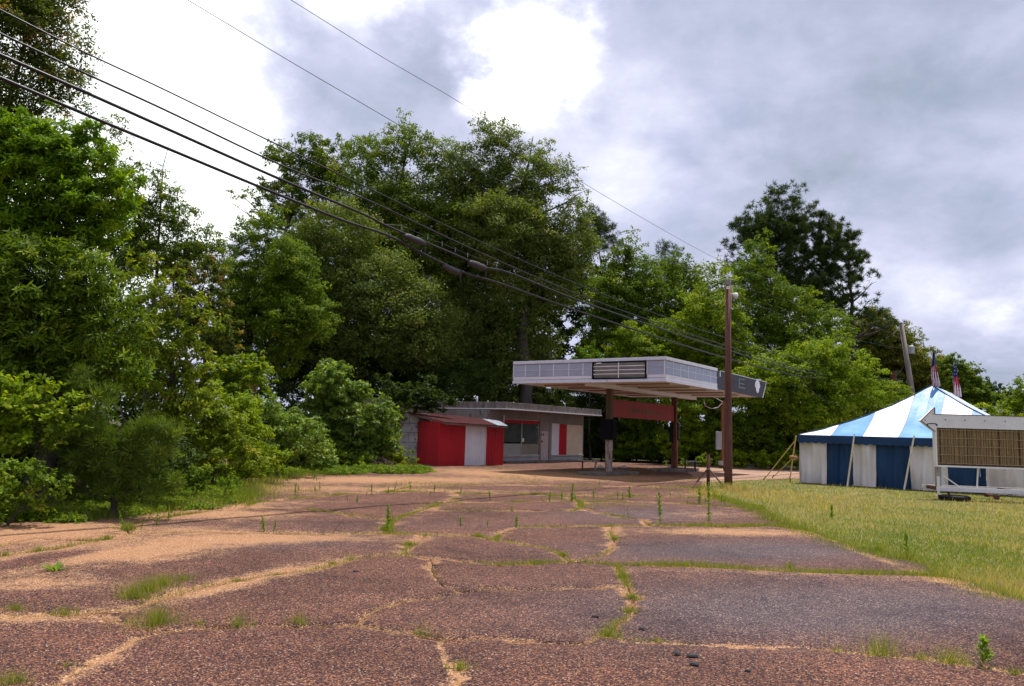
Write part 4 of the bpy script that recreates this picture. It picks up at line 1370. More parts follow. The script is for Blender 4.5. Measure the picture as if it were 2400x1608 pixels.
# left (end) fascia: plane x=0 ; y from 0 to LY
ys = [loc_y(p, A, vd, 0, 4.1) for p in (1555.5, 1518)]
lv0, lv1 = loc_y(1516, A, vd, 0, 4.1), loc_y(1389, A, vd, 0, 4.1)
MB().box(.012, .06, 0.02, lv0, ZU, ZT - .02).build('backing_sheet', M['silver'], can)
MB().box(.012, .06, lv1, LY, ZU, ZT - .02).build('backing_sheet', M['silver'], can)
MB().box(.05, .09, lv0, lv1, ZU + .10, ZT - .12).build('backing_sheet', M['louver'], can)
MB().box(-.035, .06, -.02, LY + .02, ZT - .12, ZT).build('top_trim', M['silver'], can, .006)
MB().box(-.020, .012, lv1 + .02, LY, ZU + .14, ZU + .24).build('lower_band', M['cream'], can)
MB().box(-.020, .012, 0.0, lv0 - .02, ZU + .14, ZU + .24).build('lower_band', M['cream'], can)
MB().box(-.038, .012, -.02, LY + .02, ZU - .02, ZU + .09).build('bottom_trim', M['silver'], can, .006)
MB().box(-.030, .012, -.02, LY + .02, ZT - .145, ZT - .128).build('painted_shadow_line', M['louver'], can)  # grey strip painting in the shadow line under the top trim


def panel_grid(parent, cuts, z0, z1, zm, plane, skip=(), mat='silverp'):
    for a_, b_ in zip(cuts[:-1], cuts[1:]):
        for q, (c0, c1) in enumerate(((z0, zm), (zm, z1))):
            a0, b0 = min(a_, b_) + .014, max(a_, b_) - .014
            if plane == 'x':
                MB().box(-.008 - random.uniform(0, .006), .011, a0, b0, c0 + .012, c1 - .012).build('fascia_panel', M[mat], parent)
            else:
                MB().box(a0, b0, -.008 - random.uniform(0, .006), .011, c0 + .012, c1 - .012).build('fascia_panel', M[mat], parent)


cy = [lv1 + .03] + [loc_y(p, A, vd, 0, 4.1) for p in (1367, 1334, 1298, 1266, 1232)] + [LY - .02]
zp0, zp1, zpm = ZU + .25, ZT - .15, (ZU + ZT) / 2 + .06
panel_grid(can, cy, zp0, zp1, zpm, 'x')
panel_grid(can, [.03, lv0 - .03], zp0, zp1, zpm, 'x')
for y in cy[1:-1] + [.02, lv0 - .02, lv1 + .02, LY - .01]:
    MB().box(-.028, .010, y - .018, y + .018, zp0 - .0, zp1).build('mullion', M['cream'], can)
# louvred sign box
zl0, zl1 = ZU + .11, ZT - .13
MB().box(-.06, .05, lv0 - .0, lv0 + .05, zl0, zl1).box(-.06, .05, lv1 - .05, lv1, zl0, zl1).box(-.06, .05, lv0 + .05, lv1 - .05, zl0, zl0 + .03).box(-.06, .05, lv0 + .05, lv1 - .05, zl1 - .03, zl1).build('sign_frame', M['black'], can)
nb_ = 4
for k in range(nb_):
    z = zl0 + .04 + (zl1 - zl0 - .07) * k / nb_
    h_ = (zl1 - zl0 - .07) / nb_
    for y0, y1 in ((lv0 + .06, (lv0 + lv1) / 2 - .02), ((lv0 + lv1) / 2 + .02, lv1 - .06)):
        m_ = MB()
        m_.quad((.04, y0, z), (.04, y1, z), (-.03, y1, z + h_ - .03), (-.03, y0, z + h_ - .03))
        m_.quad((-.03, y0, z + h_ - .03), (-.03, y1, z + h_ - .03), (.046, y1, z + h_ - .02), (.046, y0, z + h_ - .02))
        m_.quad((.04, y0, z), (.046, y0, z + h_ - .02), (.046, y1, z + h_ - .02), (.04, y1, z))
        m_.build('louver_slat', M['louver'], can)
    if k:
        MB().box(-.05, -.03, lv0 + .06, lv1 - .06, z - .016, z + .016).build('louver_bar', M['cream'], can)
MB().box(-.055, -.02, (lv0 + lv1) / 2 - .018, (lv0 + lv1) / 2 + .018, zl0 + .03, zl1 - .03).build('louver_bar', M['cream'], can)
MB().box(-.07, -.052, lv1 - .42, lv1 - .18, zl1 - .075, zl1 - .035).build('white_label', M['white'], can)
# front fascia: plane y=0
xs_end = loc_x(1680, A, vd, 0, 4.1)
XE = loc_x(1795, A, vd, 0, 4.1)
MB().box(-.0, xs_end, .012, .058, ZU, ZT - .02).build('backing_sheet', M['silver'], can)
MB().box(.0, xs_end, -.035, .058, ZT - .12, ZT).build('top_trim', M['cream'], can, .006)
MB().box(.0, xs_end, -.020, .012, ZU + .13, ZU + .25).build('lower_band', M['cream'], can)
MB().box(.0, xs_end, -.038, .012, ZU - .02, ZU + .10).build('bottom_trim', M['cream'], can, .006)
MB().box(.0, xs_end, -.024, .012, ZT - .143, ZT - .126).build('painted_shadow_line', M['louver'], can)  # same painted shadow line along the front
cx_ = [.03] + [loc_x(p, A, vd, 0, 4.1) for p in (1576, 1594, 1612, 1629, 1646, 1664)] + [xs_end - .02]
panel_grid(can, cx_, zp0, zp1, zpm, 'y')
for x in cx_[1:-1]:
    MB().box(x - .018, x + .018, -.028, .010, zp0, zp1).build('mullion', M['cream'], can)
MB().box(.01, xs_end, -.024, .010, zpm - .01, zpm + .01).build('mullion', M['cream'], can)
MB().box(-.024, .010, lv1 + .03, LY, zpm - .008, zpm + .008).build('mullion', M['cream'], can)
# bare black stretch with a slanted end
bk = MB()
x1b, x1t = XE - .45, XE + .10
for y in (.02, .055):
    bk.poly([(xs_end + .01, y, ZU + .05), (x1b, y, ZU - .02), (x1t, y, ZT - .12), (xs_end + .01, y, ZT - .06)])
bk.quad((x1b, .02, ZU - .02), (x1b, .055, ZU - .02), (x1t, .055, ZT - .12), (x1t, .02, ZT - .12))
bk.build('bare_fascia_board', M['blackp'], can)
tr = MB()
tr.bar((xs_end + .4, .008, ZT - .07), (x1t, .008, ZT - .12), .02, .02)
tr.bar((x1t, .008, ZT - .12), (x1b, .008, ZU - .02), .02, .02)
tr.build('edge_strip', M['white'], can)
# ghost of old lettering, an outlined E and a pale patch
ex0, ex1 = loc_x(1733, A, vd, 0, 4.1), loc_x(1747, A, vd, 0, 4.1)
for z in (4.28, 4.08, 3.90):
    MB().box(ex0, ex1 if z != 4.08 else ex1 - .1, .010, .018, z - .016, z + .016).build('letter_ghost', M['blackp' if z == 9 else 'louver'], can)
MB().box(ex0 - .03, ex0 + .03, .009, .017, 3.88, 4.30).build('letter_ghost', M['louver'], can)
t0 = loc_x(1688.5, A, vd, 0, 4.1)
MB().box(t0 - .04, t0 + .04, .006, .018, ZT - .32, ZT - .09).build('paint_strip', M['white'], can)
pc = loc_x(1776, A, vd, 0, 4.1)
m_ = MB()
ring = []
for k in range(20):
    a = k / 20 * 2 * math.pi
    rx = .36 if math.sin(a) > -.1 else .24
    ring.append((pc + rx * math.cos(a), .006, 4.10 + .31 * math.sin(a)))
m_.v = ring + [(x, .018, z) for x, y, z in ring]
m_.f = [tuple(range(20))] + [(k, 20 + k, 20 + (k + 1) % 20, (k + 1) % 20) for k in range(20)]
m_.m = [0] * 21
m_.build('pale_patch', M['white'], can)
# columns
yc = LY * .5
c1, c2 = loc_x(1428, A, vd, yc, 2), loc_x(1581, A, vd, yc, 2)
for x, first in ((c1, True), (c2, False)):
    w_ = .115
    if first:
        MB().box(x - w_, x + w_, yc - w_, yc + w_, 1.40, ZU - .13).build('column', M['colbrown'], can, .01)
        MB().box(x - w_, x + w_, yc - w_, yc + w_, .12, 1.398).build('column', M['peel'], can, .01, label='lower half of the left column in peeling white paint')
        MB().box(x - w_ - .10, x + w_ + .02, yc - w_ - .16, yc - w_ - .08, 1.42, 2.24).box(x - w_ - .18, x - w_ - .10, yc - w_ - .10, yc + .26, 1.42, 2.24).build('black_board', M['black'], can)
    else:
        MB().box(x - w_, x + w_ * .4, yc - w_, yc + w_, .12, ZU - .13).build('column', M['rust'], can, .01)
        MB().box(x + w_ * .4 + .01, x + w_ + .06, yc - w_, yc + w_ * .2, .12, 1.45).build('column_cover', M['plank'], can, .01)
        MB().box(x + w_ + .02, x + w_ + .40, yc + .02, yc + .07, 1.35, 2.28).build('black_board', M['black'], can)
        MB().box(x - w_ - .30, x - w_ - .02, yc + .02, yc + .07, 1.35, 2.28).build('black_board', M['black'], can)
        f_ = MB()
        f_.bar((x + w_ + .41, yc, 1.33), (x + w_ + .41, yc, 2.30), .02).bar((x + w_ + .02, yc, 1.33), (x + w_ + .42, yc, 1.33), .02)
        f_.build('board_frame', M['louver'], can)
MB().box(c1 + .15, c2 - .15, yc - .03, yc + .03, 2.34, 3.08).build('red_board', M['redboard'], can, label='long faded red board hung between the columns')
# faint remains of lettering on the red board (no longer legible)
rr_ = random.Random(4)
x = c1 + (c2 - c1) * .28
wid = (c2 - c1) * .48
sm = []
glyphs = [(0, .03, .30), (.055, .02, .24), (.08, .03, .12), (.12, .018, .26), (.15, .05, .08), (.21, .02, .24), (.25, .02, .20), (.29, .06, .05), (.36, .02, .2), (.40, .05, .13), (.46, .02, .2), (.50, .05, .14), (.57, .03, .18), (.63, .05, .10), (.70, .03, .16), (.76, .05, .1), (.83, .025, .15), (.88, .04, .09), (.94, .03, .12)]
for a, w_, h_ in glyphs:
    xx = x + a * wid
    MB().box(xx, xx + w_ * wid, yc - .036, yc - .031, 2.60, 2.60 + h_).build('faded_letter', M['smudge'], can)
# islands
for x, lab in ((c1, 'a'), (c2, 'b')):
    MB().box(x - 1.6, x + 1.7, yc - .55, yc + .55, -.02, .13).build('island_kerb', M['concrete'], can, .03)
# stones and litter on the near island, separate things
for i, (px, py, s_, lab) in enumerate(((1408, 1106, .13, 'pale rubble lump left of the white-painted column'), (1442, 1106, .09, 'small pale rubble lump right of the white-painted column'), (1462, 1105, .12, 'flat pale stone on the kerb between the columns'), (1570, 1104, .10, 'rubble lump at the foot of the rusty right column'),
                                       (868, 1107, .12, 'grey stone at the edge of the lot beside the brush pile'))):
    c = gp(px, py - 3)
    b_ = MB()
    rr2 = random.Random(i + 40)
    n_ = 7
    for q in range(3):
        z = q * s_ * .4
        for k in range(n_):
            a = k / n_ * 6.283
            rad_ = s_ * (1.2 - .35 * q) * rr2.uniform(.75, 1.1)
            b_.v.append((rad_ * math.cos(a) * 1.3, rad_ * math.sin(a), z))
    for q in range(2):
        for k in range(n_):
            b_.f.append((q * n_ + k, q * n_ + (k + 1) % n_, (q + 1) * n_ + (k + 1) % n_, (q + 1) * n_ + k))
            b_.m.append(0)
    b_.f.append(tuple(range(2 * n_, 3 * n_)))
    b_.m.append(0)
    o = b_.build('stone', M['stone'])
    o.location = (c.x, c.y, .0 if i == 4 else .12)
    tag(o, lab, 'stone', 'rubble lumps')
# pump guard hoops
for px0, px1, py, lab, mt in ((1365, 1397, 1106, 'peeling white guard hoop with a bent leg left of the white column', 'peel'), (1606, 1629, 1104, 'dark guard hoop right of the rusty column', 'louver')):
    a, b = gp(px0, py), gp(px1, py)
    o = empty('guard_hoop', (a.x, a.y, 0), math.atan2(b.y - a.y, b.x - a.x), lab, 'guard rail', 'pump guard hoops')
    L = (b - a).length
    MB().box(-.08, L + .08, -.14, .14, .44, .49).build('top_plate', M[mt], o, .008)
    MB().tube([(.0, 0, 0), (0, 0, .44)], .035, 8).build('leg', M['rust'], o)
    if mt == 'peel':
        MB().tube([(L - .10, 0, 0), (L - .02, 0, .12), (L - .05, 0, .26), (L + .02, 0, .44)], .035, 8).build('leg', M['peel'], o)
    else:
        MB().tube([(L, 0, 0), (L, 0, .44)], .04, 8).build('leg', M['rubber'], o)

# ------------------------------------------------------------------ service post behind the pole
sp = at(1697, 1090, 38.5)
sv = empty('service_post', (sp.x, sp.y, 0), 0, 'wooden service post with a grey meter box half hidden by the brown pole', 'post')
MB().box(-.13, .13, -.08, .08, .25, 3.48).build('post', M['plank'], sv)
MB().tube([(.02, .05, 0), (.02, .05, .3)], .05).build('post_foot', M['rust'], sv)
MB().box(-.42, -.14, -.12, .05, 1.05, 1.95).build('meter_box', M['greyp'], sv, .015)
MB().tube([(-.2, -.1, .3), (-.2, -.1, .50)], .11, 14).build('meter', M['greyp'], sv)
MB().tube([(-.12, -.1, 3.36), (-.35, -.2, 3.14), (-.7, -.25, 3.05), (-1.02, -.25, 3.2), (-1.06, -.2, 3.5)], .018, 6).build('loose_conduit', M['cream'], sv)
MB().tube([(-.1, -.1, 3.42), (-.45, -.15, 3.60), (-.8, -.15, 3.68)], .014, 6).build('loose_conduit', M['cream'], sv)

# ------------------------------------------------------------------ station building
ZR = 3.08
P0 = gp(1186, 942, ZR).to_2d()
P1 = gp(1408, 963, ZR).to_2d()
bd_ = vd.copy()
brz = math.atan2(bd_.y, bd_.x)
BL = loc_x(1408, P0, bd_, 0, ZR - .2)
st = empty('service_station', (P0.x, P0.y, 0), brz, 'abandoned flat-roofed service station with boarded coloured panels', 'building')
DP = 6.5
SB = 1.0                                     # set-back of the wall under the roof edge
wl0, wl1 = -.1, loc_x(1366, P0, bd_, SB, 1.5)
# roof slab and fascia
MB().box(0.02, BL - .02, .02, DP, ZR - .30, ZR - .06).build('roof', M['fasc'], st)
MB().box(-.04, BL + .03, -.03, .02, ZR - .34, ZR).build('roof_fascia', M['fasc'], st, .008)
MB().box(-.04, .02, .02, DP, ZR - .34, ZR).build('roof_fascia', M['fasc'], st, .008)
MB().box(BL - .02, BL + .03, .02, DP, ZR - .34, ZR).build('roof_fascia', M['fasc'], st, .008)
MB().box(-.07, BL + .06, -.07, -.03, ZR - .37, ZR - .32).build('drip_edge', M['white'], st)
MB().box(-.09, -.04, -.07, DP, ZR - .37, ZR - .32).build('drip_edge', M['white'], st)
MB().box(.1, BL - .1, .04, DP - .1, ZR - .40, ZR - .302).build('eave_board', M['wall'], st)
zg = lambda py, px: None


def zw(px, py, x):
    """height of a picture point on the front wall"""
    p = Vector((P0.x, P0.y)) + bd_ * x + Vector((-bd_.y, bd_.x)) * SB
    return at(px, py, p.y).z


def X(px):
    return loc_x(px, P0, bd_, SB, 1.4)


# wall with openings
zt = ZR - .40
w0 = wl0
xa, xb, xc, xd, xe, xf = X(1179), X(1264.5), X(1268), X(1287), X(1292.5), X(1366)
zs = .36
zh1 = 2.28
MB().box(w0, xa, SB, SB + .2, 0, zt).build('wall', M['wall'], st)
MB().box(xa, xb, SB, SB + .2, zh1, zt).build('wall', M['wall'], st)
MB().box(xa, xb, SB, SB + .2, 0, zs - .05).build('wall', M['wallw'], st)
MB().box(xb, xc, SB - .02, SB + .2, 0, zt).build('wall', M['wall'], st)
MB().box(xc, xd, SB, SB + .2, 1.72, zt).build('wall', M['wall'], st)
MB().box(xd, xe, SB - .02, SB + .2, 0, zt).build('wall', M['wall'], st)
MB().box(xe, xf, SB, SB + .2, 2.16, zt).build('wall', M['wall'], st)
MB().box(xe, xf, SB, SB + .2, 0, zs - .05).build('wall', M['wallw'], st)
MB().box(xf, xf + .04, SB, DP - .2, 0, zt).build('wall', M['wallw'], st)
MB().box(w0, xf, DP - .2, DP - .02, 0, zt).build('wall', M['wall'], st)
MB().box(w0, w0 + .18, SB + .2, DP - .2, 0, zt).build('wall', M['wall'], st)
MB().box(xa - .02, xb, SB - .05, SB + .16, zs - .05, zs + .02).build('window_sill', M['wallw'], st)
MB().box(xe, xf + .03, SB - .05, SB + .16, zs - .05, zs + .02).build('window_sill', M['wallw'], st)
xm = X(1224.5)
wn = MB().box(xa, xb, SB + .05, SB + .09, zh1 - .05, zh1).box(xa, xb, SB + .05, SB + .09, zs + .02, zs + .06).box(xa, xa + .05, SB + .05, SB + .09, zs + .06, zh1 - .05).box(xb - .05, xb, SB + .05, SB + .09, zs + .06, zh1 - .05).box(xm - .03, xm + .03, SB + .04, SB + .09, zs + .06, zh1 - .05).build('window', M['wallw'], st)
MB().box(xa + .05, xm - .03, SB + .06, SB + .075, 1.06, zh1 - .22).build('pane', M['glass'], wn)
MB().box(xm + .03, xb - .05, SB + .06, SB + .075, 1.0, zh1 - .22).build('pane', M['glass'], wn)
MB().box(xa + .05, xm - .05, SB + .055, SB + .07, zs + .06, .99).build('lower_panel', M['backp'], wn)
MB().box(xm + .05, xb - .05, SB + .055, SB + .07, zs + .06, .98).build('lower_panel', M['backp2'], wn)
MB().box(xa + .05, xb - .05, SB + .02, SB + .06, zh1 - .21, zh1 - .06).build('red_header', M['redmetal'], wn)
MB().box(xm + .05, xm + .20, SB + .03, SB + .055, 1.08, 1.28).build('notice', M['white'], wn)
MB().box(xb - .22, xb - .08, SB + .045, SB + .055, 1.84, 1.94).build('sticker', M['tentb'], wn)
dr = MB().box(xc + .01, xd - .01, SB + .03, SB + .08, .04, 1.70).build('door', M['doorp'], st)
MB().box(xc + .06, xc + .14, SB + .02, SB + .03, 1.45, 1.56).box(xc + .25, xc + .33, SB + .02, SB + .03, 1.45, 1.56).build('vision_slot', M['black'], dr)
MB().box(xc + .03, xc + .2, SB + .0, SB + .03, 1.02, 1.18).build('lock_box', M['rust'], dr)
MB().box(xc + .05, xc + .17, SB - .01, SB + .0, 1.02, 1.06).build('lock_label', M['white'], dr)


def corrugated(parent, name, p0, p1, z0, z1, mat, pitch=.09, depth=.014, n_out=1, z0b=None, z1b=None):
    """ribbed sheet standing between two plan points"""
    p0, p1 = Vector(p0), Vector(p1)
    L = (p1 - p0).length
    d = (p1 - p0) / L
    nrm = Vector((d.y, -d.x)) * n_out
    n = max(2, int(L / pitch))
    m_ = MB()
    prof = []
    for k in range(n):
        for q, dep in ((0, 0), (.32, 0), (.45, 1), (.85, 1), (1, 0)):
            prof.append(((k + q) / n * L, dep * depth))
    prof = [prof[0]] + [b for a, b in zip(prof[:-1], prof[1:]) if b[0] - a[0] > 1e-6 or b[1] != a[1]]
    z1b = z1 if z1b is None else z1b
    z0b = z0 if z0b is None else z0b
    for (a, da), (b, db) in zip(prof[:-1], prof[1:]):
        A2 = p0 + d * a + nrm * da
        B2 = p0 + d * b + nrm * db
        ta, tb = a / L, b / L
        m_.quad((A2.x, A2.y, z0 + (z0b - z0) * ta), (B2.x, B2.y, z0 + (z0b - z0) * tb), (B2.x, B2.y, z1 + (z1b - z1) * tb), (A2.x, A2.y, z1 + (z1b - z1) * ta))
    return m_.build(name, mat, parent)


x1, x2 = X(1311), X(1329)
corrugated(st, 'white_panel', (xe + .02, SB + .02), (x1, SB + .02), zs + .02, 2.15, M['whitemetal'], .10, .012)
corrugated(st, 'red_panel', (x1, SB + .02), (x2, SB + .02), zs + .02, 2.13, M['redmetal'], .14, .008)
corrugated(st, 'tan_panel', (x2, SB + .02), (xf, SB + .02), zs + .02, 2.12, M['tanmetal'], .16, .008)
MB().box(xe, xf, SB + .05, SB + .2, zs + .02, 2.16).build('wall', M['wall'], st)
MB().box(X(1160) - .0, X(1335), SB - .75, SB - .02, -.02, .10).build('step', M['concrete'], st, .02)
MB().box(xa - .06, xa + .0, SB - .06, SB - .021, 1.75, 2.45).build('white_trim', M['white'], st)
vp = MB()
lx = loc_x(1118, P0, bd_, 3.0, 3.2)
vp.tube([(lx, 3.0, ZR - .1), (lx, 3.0, ZR + .36)], .05, 10).build('vent_pipe', M['greyp'], st, smooth=True)

# left wing with the pale block wall
Wc = gp(893, 931, 3.15).to_2d()
wing = empty('garage_wing', (Wc.x, Wc.y, 0), brz, 'vine-covered garage wing with stained parapet left of the station', 'building')
MB().box(0, 7.0, 0, 3.0, 2.75, 3.12).build('parapet', M['fasc'], wing, .01)
MB().box(.1, 7.0, .1, 2.9, 0, 2.748).build('wall', M['wall'], wing)

BW0, BW1 = at(915, 1080, 36.6), at(1003, 1085, 36.9)
bw = empty('block_wall', (BW0.x, BW0.y, 0), math.atan2(BW1.y - BW0.y, BW1.x - BW0.x), 'grey painted block wall streaked with dead vines left of the red shed', 'wall')
L = (BW1 - BW0).to_2d().length
MB().box(0, L, .05, .2, 0, 2.35).build('wall_core', M['concrete'], bw)
zr_ = [0, .50, .95, 1.42, 1.85, 2.34]
for q, (za, zb) in enumerate(zip(zr_[:-1], zr_[1:])):
    x = -(q % 2) * .4
    while x < L:
        a, b = max(0, x), min(L, x + .8)
        if b - a > .06:
            MB().box(a + .008, b - .008, -random.uniform(0, .014), .049, za + .008, zb - .010).build('block', M['block'], bw, .006)
        x += .8
# dead vine stems on the wall
m_ = MB()
rr_ = random.Random(8)
for k in range(26):
    x = rr_.uniform(.05, L - .05)
    z = rr_.uniform(.4, 2.1)
    pts_ = []
    for q in range(6):
        pts_.append((min(L, max(0, x)), -.025, z))
        x += rr_.uniform(-.09, .09)
        z += rr_.uniform(.03, .12) * rr_.choice((1, 1, -1))
    m_.tube(pts_, .006, 4)
o = m_.build('vine_stems', M['stick'])
o.location = bw.location
o.rotation_euler = bw.rotation_euler
tag(o, 'web of dead vine stems clinging to the block wall', kind='stuff')

# ------------------------------------------------------------------ red and white shed
S0, S1, S2 = gp(976, 1085).to_2d(), gp(1027, 1092).to_2d(), gp(1179, 1090).to_2d()
zA, zB, zC = at(978, 986, S0.y).z, at(1029, 988, S1.y).z, at(1181, 996, S2.y).z
sh = empty('red_shed', (S1.x, S1.y, 0), 0, 'red corrugated shed with a white door and rusty tin roof leaning on the station', 'shed')
l_ = lambda v: (v.x - S1.x, v.y - S1.y)
corrugated(sh, 'side_panel', l_(S0), l_(S1), 0.0, zA, M['redmetal'], .20, .035, z1b=zB + .0)
d12 = (S2 - S1).normalized()
ta = loc_x(1091, S1, d12, 0, 1)
tb = loc_x(1137.5, S1, d12, 0, 1)
LT = (S2 - S1).length
zz = lambda t: zB + (zC - zB) * t / LT
pt = lambda t: (d12.x * t, d12.y * t)
corrugated(sh, 'front_panel', pt(0), pt(ta), 0.0, zz(0) - .02, M['redmetal'], .30, .005, z1b=zz(ta) - .02)
corrugated(sh, 'door', pt(ta + .01), pt(tb - .01), 0.0, zz(ta) - .05, M['whitemetal'], .12, .016, z1b=zz(tb) - .05)
corrugated(sh, 'front_panel', pt(tb), pt(LT), 0.0, zz(tb) - .02, M['redmetal'], .18, .020, z1b=zz(LT) - .02)
fr = MB()
nv = Vector((d12.y, -d12.x))
for t in (ta - .01, tb + .01):
    fr.bar((d12.x * t + nv.x * .02, d12.y * t + nv.y * .02, 0), (d12.x * t + nv.x * .02, d12.y * t + nv.y * .02, zz(t) - .06), .035, .03)
fr.build('door_frame', M['white'], sh)
# solid inside so that nothing shows through
ins = MB()
bx0 = Vector(l_(S0)); bx2 = Vector(l_(S2))
ins.quad((bx0.x, bx0.y, 0), (bx2.x - .3, bx2.y + 2.0, 0), (bx2.x - .3, bx2.y + 2.0, 2.0), (bx0.x, bx0.y, zA))
ins.build('rear_wall', M['rust'], sh)
# roof sheets, overlapping, from the high back edge to the low front edge
rb0, rb1 = at(938, 961, 37.4), at(1168, 986, 38.4)
rf0, rf1 = at(1046, 990, S1.y - .35), at(1190, 999, S2.y - .25)
lo = Vector((S1.x, S1.y, 0))
ns = 6
for k in range(ns):
    a0, a1 = k / ns, (k + 1) / ns + .01
    m_ = MB()
    nn = 14
    row = []
    for q in range(nn + 1):
        t = a0 + (a1 - a0) * q / nn
        rise = .014 * (q % 2) + .006 * k % .012
        B_ = rb0.lerp(rb1, t) - lo
        F_ = rf0.lerp(rf1, t) - lo
        row.append((B_ + Vector((0, 0, rise)), F_ + Vector((0, 0, rise)) + Vector((0, -.04 * (k % 2), 0))))
    for q in range(nn):
        m_.quad(row[q][1], row[q + 1][1], row[q + 1][0], row[q][0])
        m_.quad(row[q][1] - Vector((0, 0, .012)), row[q][0] - Vector((0, 0, .012)), row[q + 1][0] - Vector((0, 0, .012)), row[q + 1][1] - Vector((0, 0, .012)))
    m_.build('roof_sheet', M['roofrust'] if k < 5 else M['tin'], sh, label='bare grey tin sheet at the right of the shed roof' if k == 5 else None)
m_ = MB()
m_.bar(rf0 - lo - Vector((0, -.05, .06)), rf1 - lo - Vector((0, -.05, .06)), .05, .08)
m_.bar(rb0 - lo - Vector((0, 0, .05)), rf0 - lo - Vector((0, -.05, .05)), .05, .07)
m_.build('eave_rafter', M['stick'], sh)
# vines over the wing, a thing
plant('wall_vine', 'vines spilling over the top of the block wall and wing', 'vine', 36.1,
      [(905, 960, 22), (925, 975, 24), (950, 950, 18), (915, 1000, 20), (895, 1010, 28), (960, 945, 12), (985, 950, 12), (910, 1040, 22)], 'vine', 6, .13, .10, 0, per=30, more_depth=False)

plant('wall_vine', 'dark vines and leaves lying over the parapet above the shed roof', 'vine', 36.3,
      [(945, 940, 22), (975, 945, 22), (1005, 948, 22), (1035, 952, 18), (1000, 930, 26), (960, 922, 26), (1040, 935, 20), (1062, 940, 14), (925, 930, 22)], 'dark', 7, .13, .09, 0, per=30, more_depth=False)

# brush pile
m_ = MB()
rr_ = random.Random(12)
c = gp(892, 1100)
for k in range(150):
    a, b = rr_.uniform(-1, 1), rr_.uniform(-.5, .5)
    hgt = .42 * (1 - a * a) * (1 - b * b)
    p = Vector((a * .65, b, rr_.uniform(0, hgt)))
    th_ = rr_.uniform(0, 6.28)
    L = rr_.uniform(.15, .45)
    q = p + Vector((math.cos(th_) * L, math.sin(th_) * L * .6, rr_.uniform(-.10, .12)))
    mid = (p + q) / 2 + Vector((0, 0, rr_.uniform(0, .08)))
    q.z = max(q.z, .01)
    m_.tube([p, mid, q], [.009, .007, .004], 4)
o = m_.build('brush_pile', M['stick'])
o.location = (c.x, c.y, 0)
tag(o, 'low pile of dead brown branches at the edge of the lot left of the shed', 'brush pile')
# rusty post in the vines
c = at(641, 930, 27)
m_ = MB().tube([(0, 0, 0), (0, 0, at(641, 911, 27).z)], .045, 10)
o = m_.build('fence_post', M['rust'])
o.location = (c.x, 25.0, 0)
tag(o, 'rusty post top sticking out of the vine-covered bushes', 'post')

# ------------------------------------------------------------------ poles and cables
pb = gp(1707, 1137)
pole = empty('utility_pole', (pb.x, pb.y, 0), 0, 'tall reddish-brown wooden pole with a small lamp at the edge of the lot', 'utility pole')
ztp = at(1707, 657, pb.y).z
m_ = MB()
m_.tube([(0, 0, -.1), (0, 0, .6), (.0, 0, 2), (0.0, 0, 4), (0, 0, ztp)], [.142, .138, .13, .112, .088], 18)
m_.build('pole_shaft', M['pole'], pole, smooth=True)
MB().tube([(0, 0, ztp - .18), (0, 0, ztp + .012)], .097, 18).build('pole_cap', M['greypole'], pole)
MB().box(-.085, .035, -.115, -.088, ztp - .34, ztp - .24).build('number_plate', M['white'], pole)
MB().box(-.060, .012, -.1165, -.1152, ztp - .285, ztp - .278).build('plate_line', M['black'], pole)
MB().tube([(.09, 0, ztp - .50), (.20, -.02, ztp - .50)], .022, 8).build('lamp_arm', M['cream'], pole)
lm = MB().tube([(.26, -.03, ztp - .62), (.26, -.03, ztp - .55), (.25, -.03, ztp - .46)], [.075, .10, .07], 14).build('lamp_head', M['cream'], pole, smooth=True)
MB().tube([(.26, -.03, ztp - .68), (.26, -.03, ztp - .62)], [.055, .07], 14).build('lamp_glass', M['doorp'], lm)
MB().tube([(.10, 0, ztp - .16), (.145, 0, ztp - .38), (.12, 0, ztp - .7), (.105, 0, ztp - 1.0)], .008, 6).build('ground_wire', M['cream'], pole)
MB().tube([(.11, 0, ztp - 1.0), (.17, 0, ztp - 1.06)], .022, 8).build('insulator', M['cream'], pole)

FPY = 60.0
ft, fb = at(2112, 757, FPY), at(2140, 935, FPY)
dirf = (fb - ft) / (fb.z - ft.z)
fpb = ft + dirf * (0 - ft.z)
fpole = empty('utility_pole', (fpb.x, fpb.y, 0), 0, 'grey leaning pole with a transformer rising behind the tent', 'utility pole')
top = ft - Vector((fpb.x, fpb.y, 0))
m_ = MB()
m_.tube([Vector((0, 0, -.1)), top * .5, top], [.24, .21, .16], 14)
m_.build('pole_shaft', M['greypole'], fpole, smooth=True)
tp = at(2135, 820, FPY) - Vector((fpb.x, fpb.y, 0))
m_ = MB().tube([tp - Vector((0, .1, .32)), tp + Vector((0, -.1, .26)), tp + Vector((0, -.1, .32))], [.21, .21, .13], 16)
tf = m_.build('transformer', M['greyp'], fpole, smooth=False)
MB().tube([tp + Vector((.05, -.1, .32)), tp + Vector((.05, -.1, .50))], [.04, .03], 8).build('bushing', M['white'], tf)
MB().tube([top + Vector((-.7, 0, -.95)), top + Vector((.05, 0, -.12))], .035, 6).build('brace_arm', M['louver'], fpole)

# vertical plane that holds the cable run
plane_p = Vector((fpb.x, fpb.y, 0))
pdir = (Vector((ft.x, ft.y, 0)) - Vector((-6.9, 10.2, 0))).normalized()
pn = Vector((-pdir.y, pdir.x, 0))


def on_run(px, py, off=0.0):
    d = ray(px, py)
    o_ = Vector((0, 0, HC))
    q = Vector((ft.x, ft.y, 0)) + pn * off
    s_ = (q - o_).dot(pn) / d.dot(pn)
    return o_ + d * s_


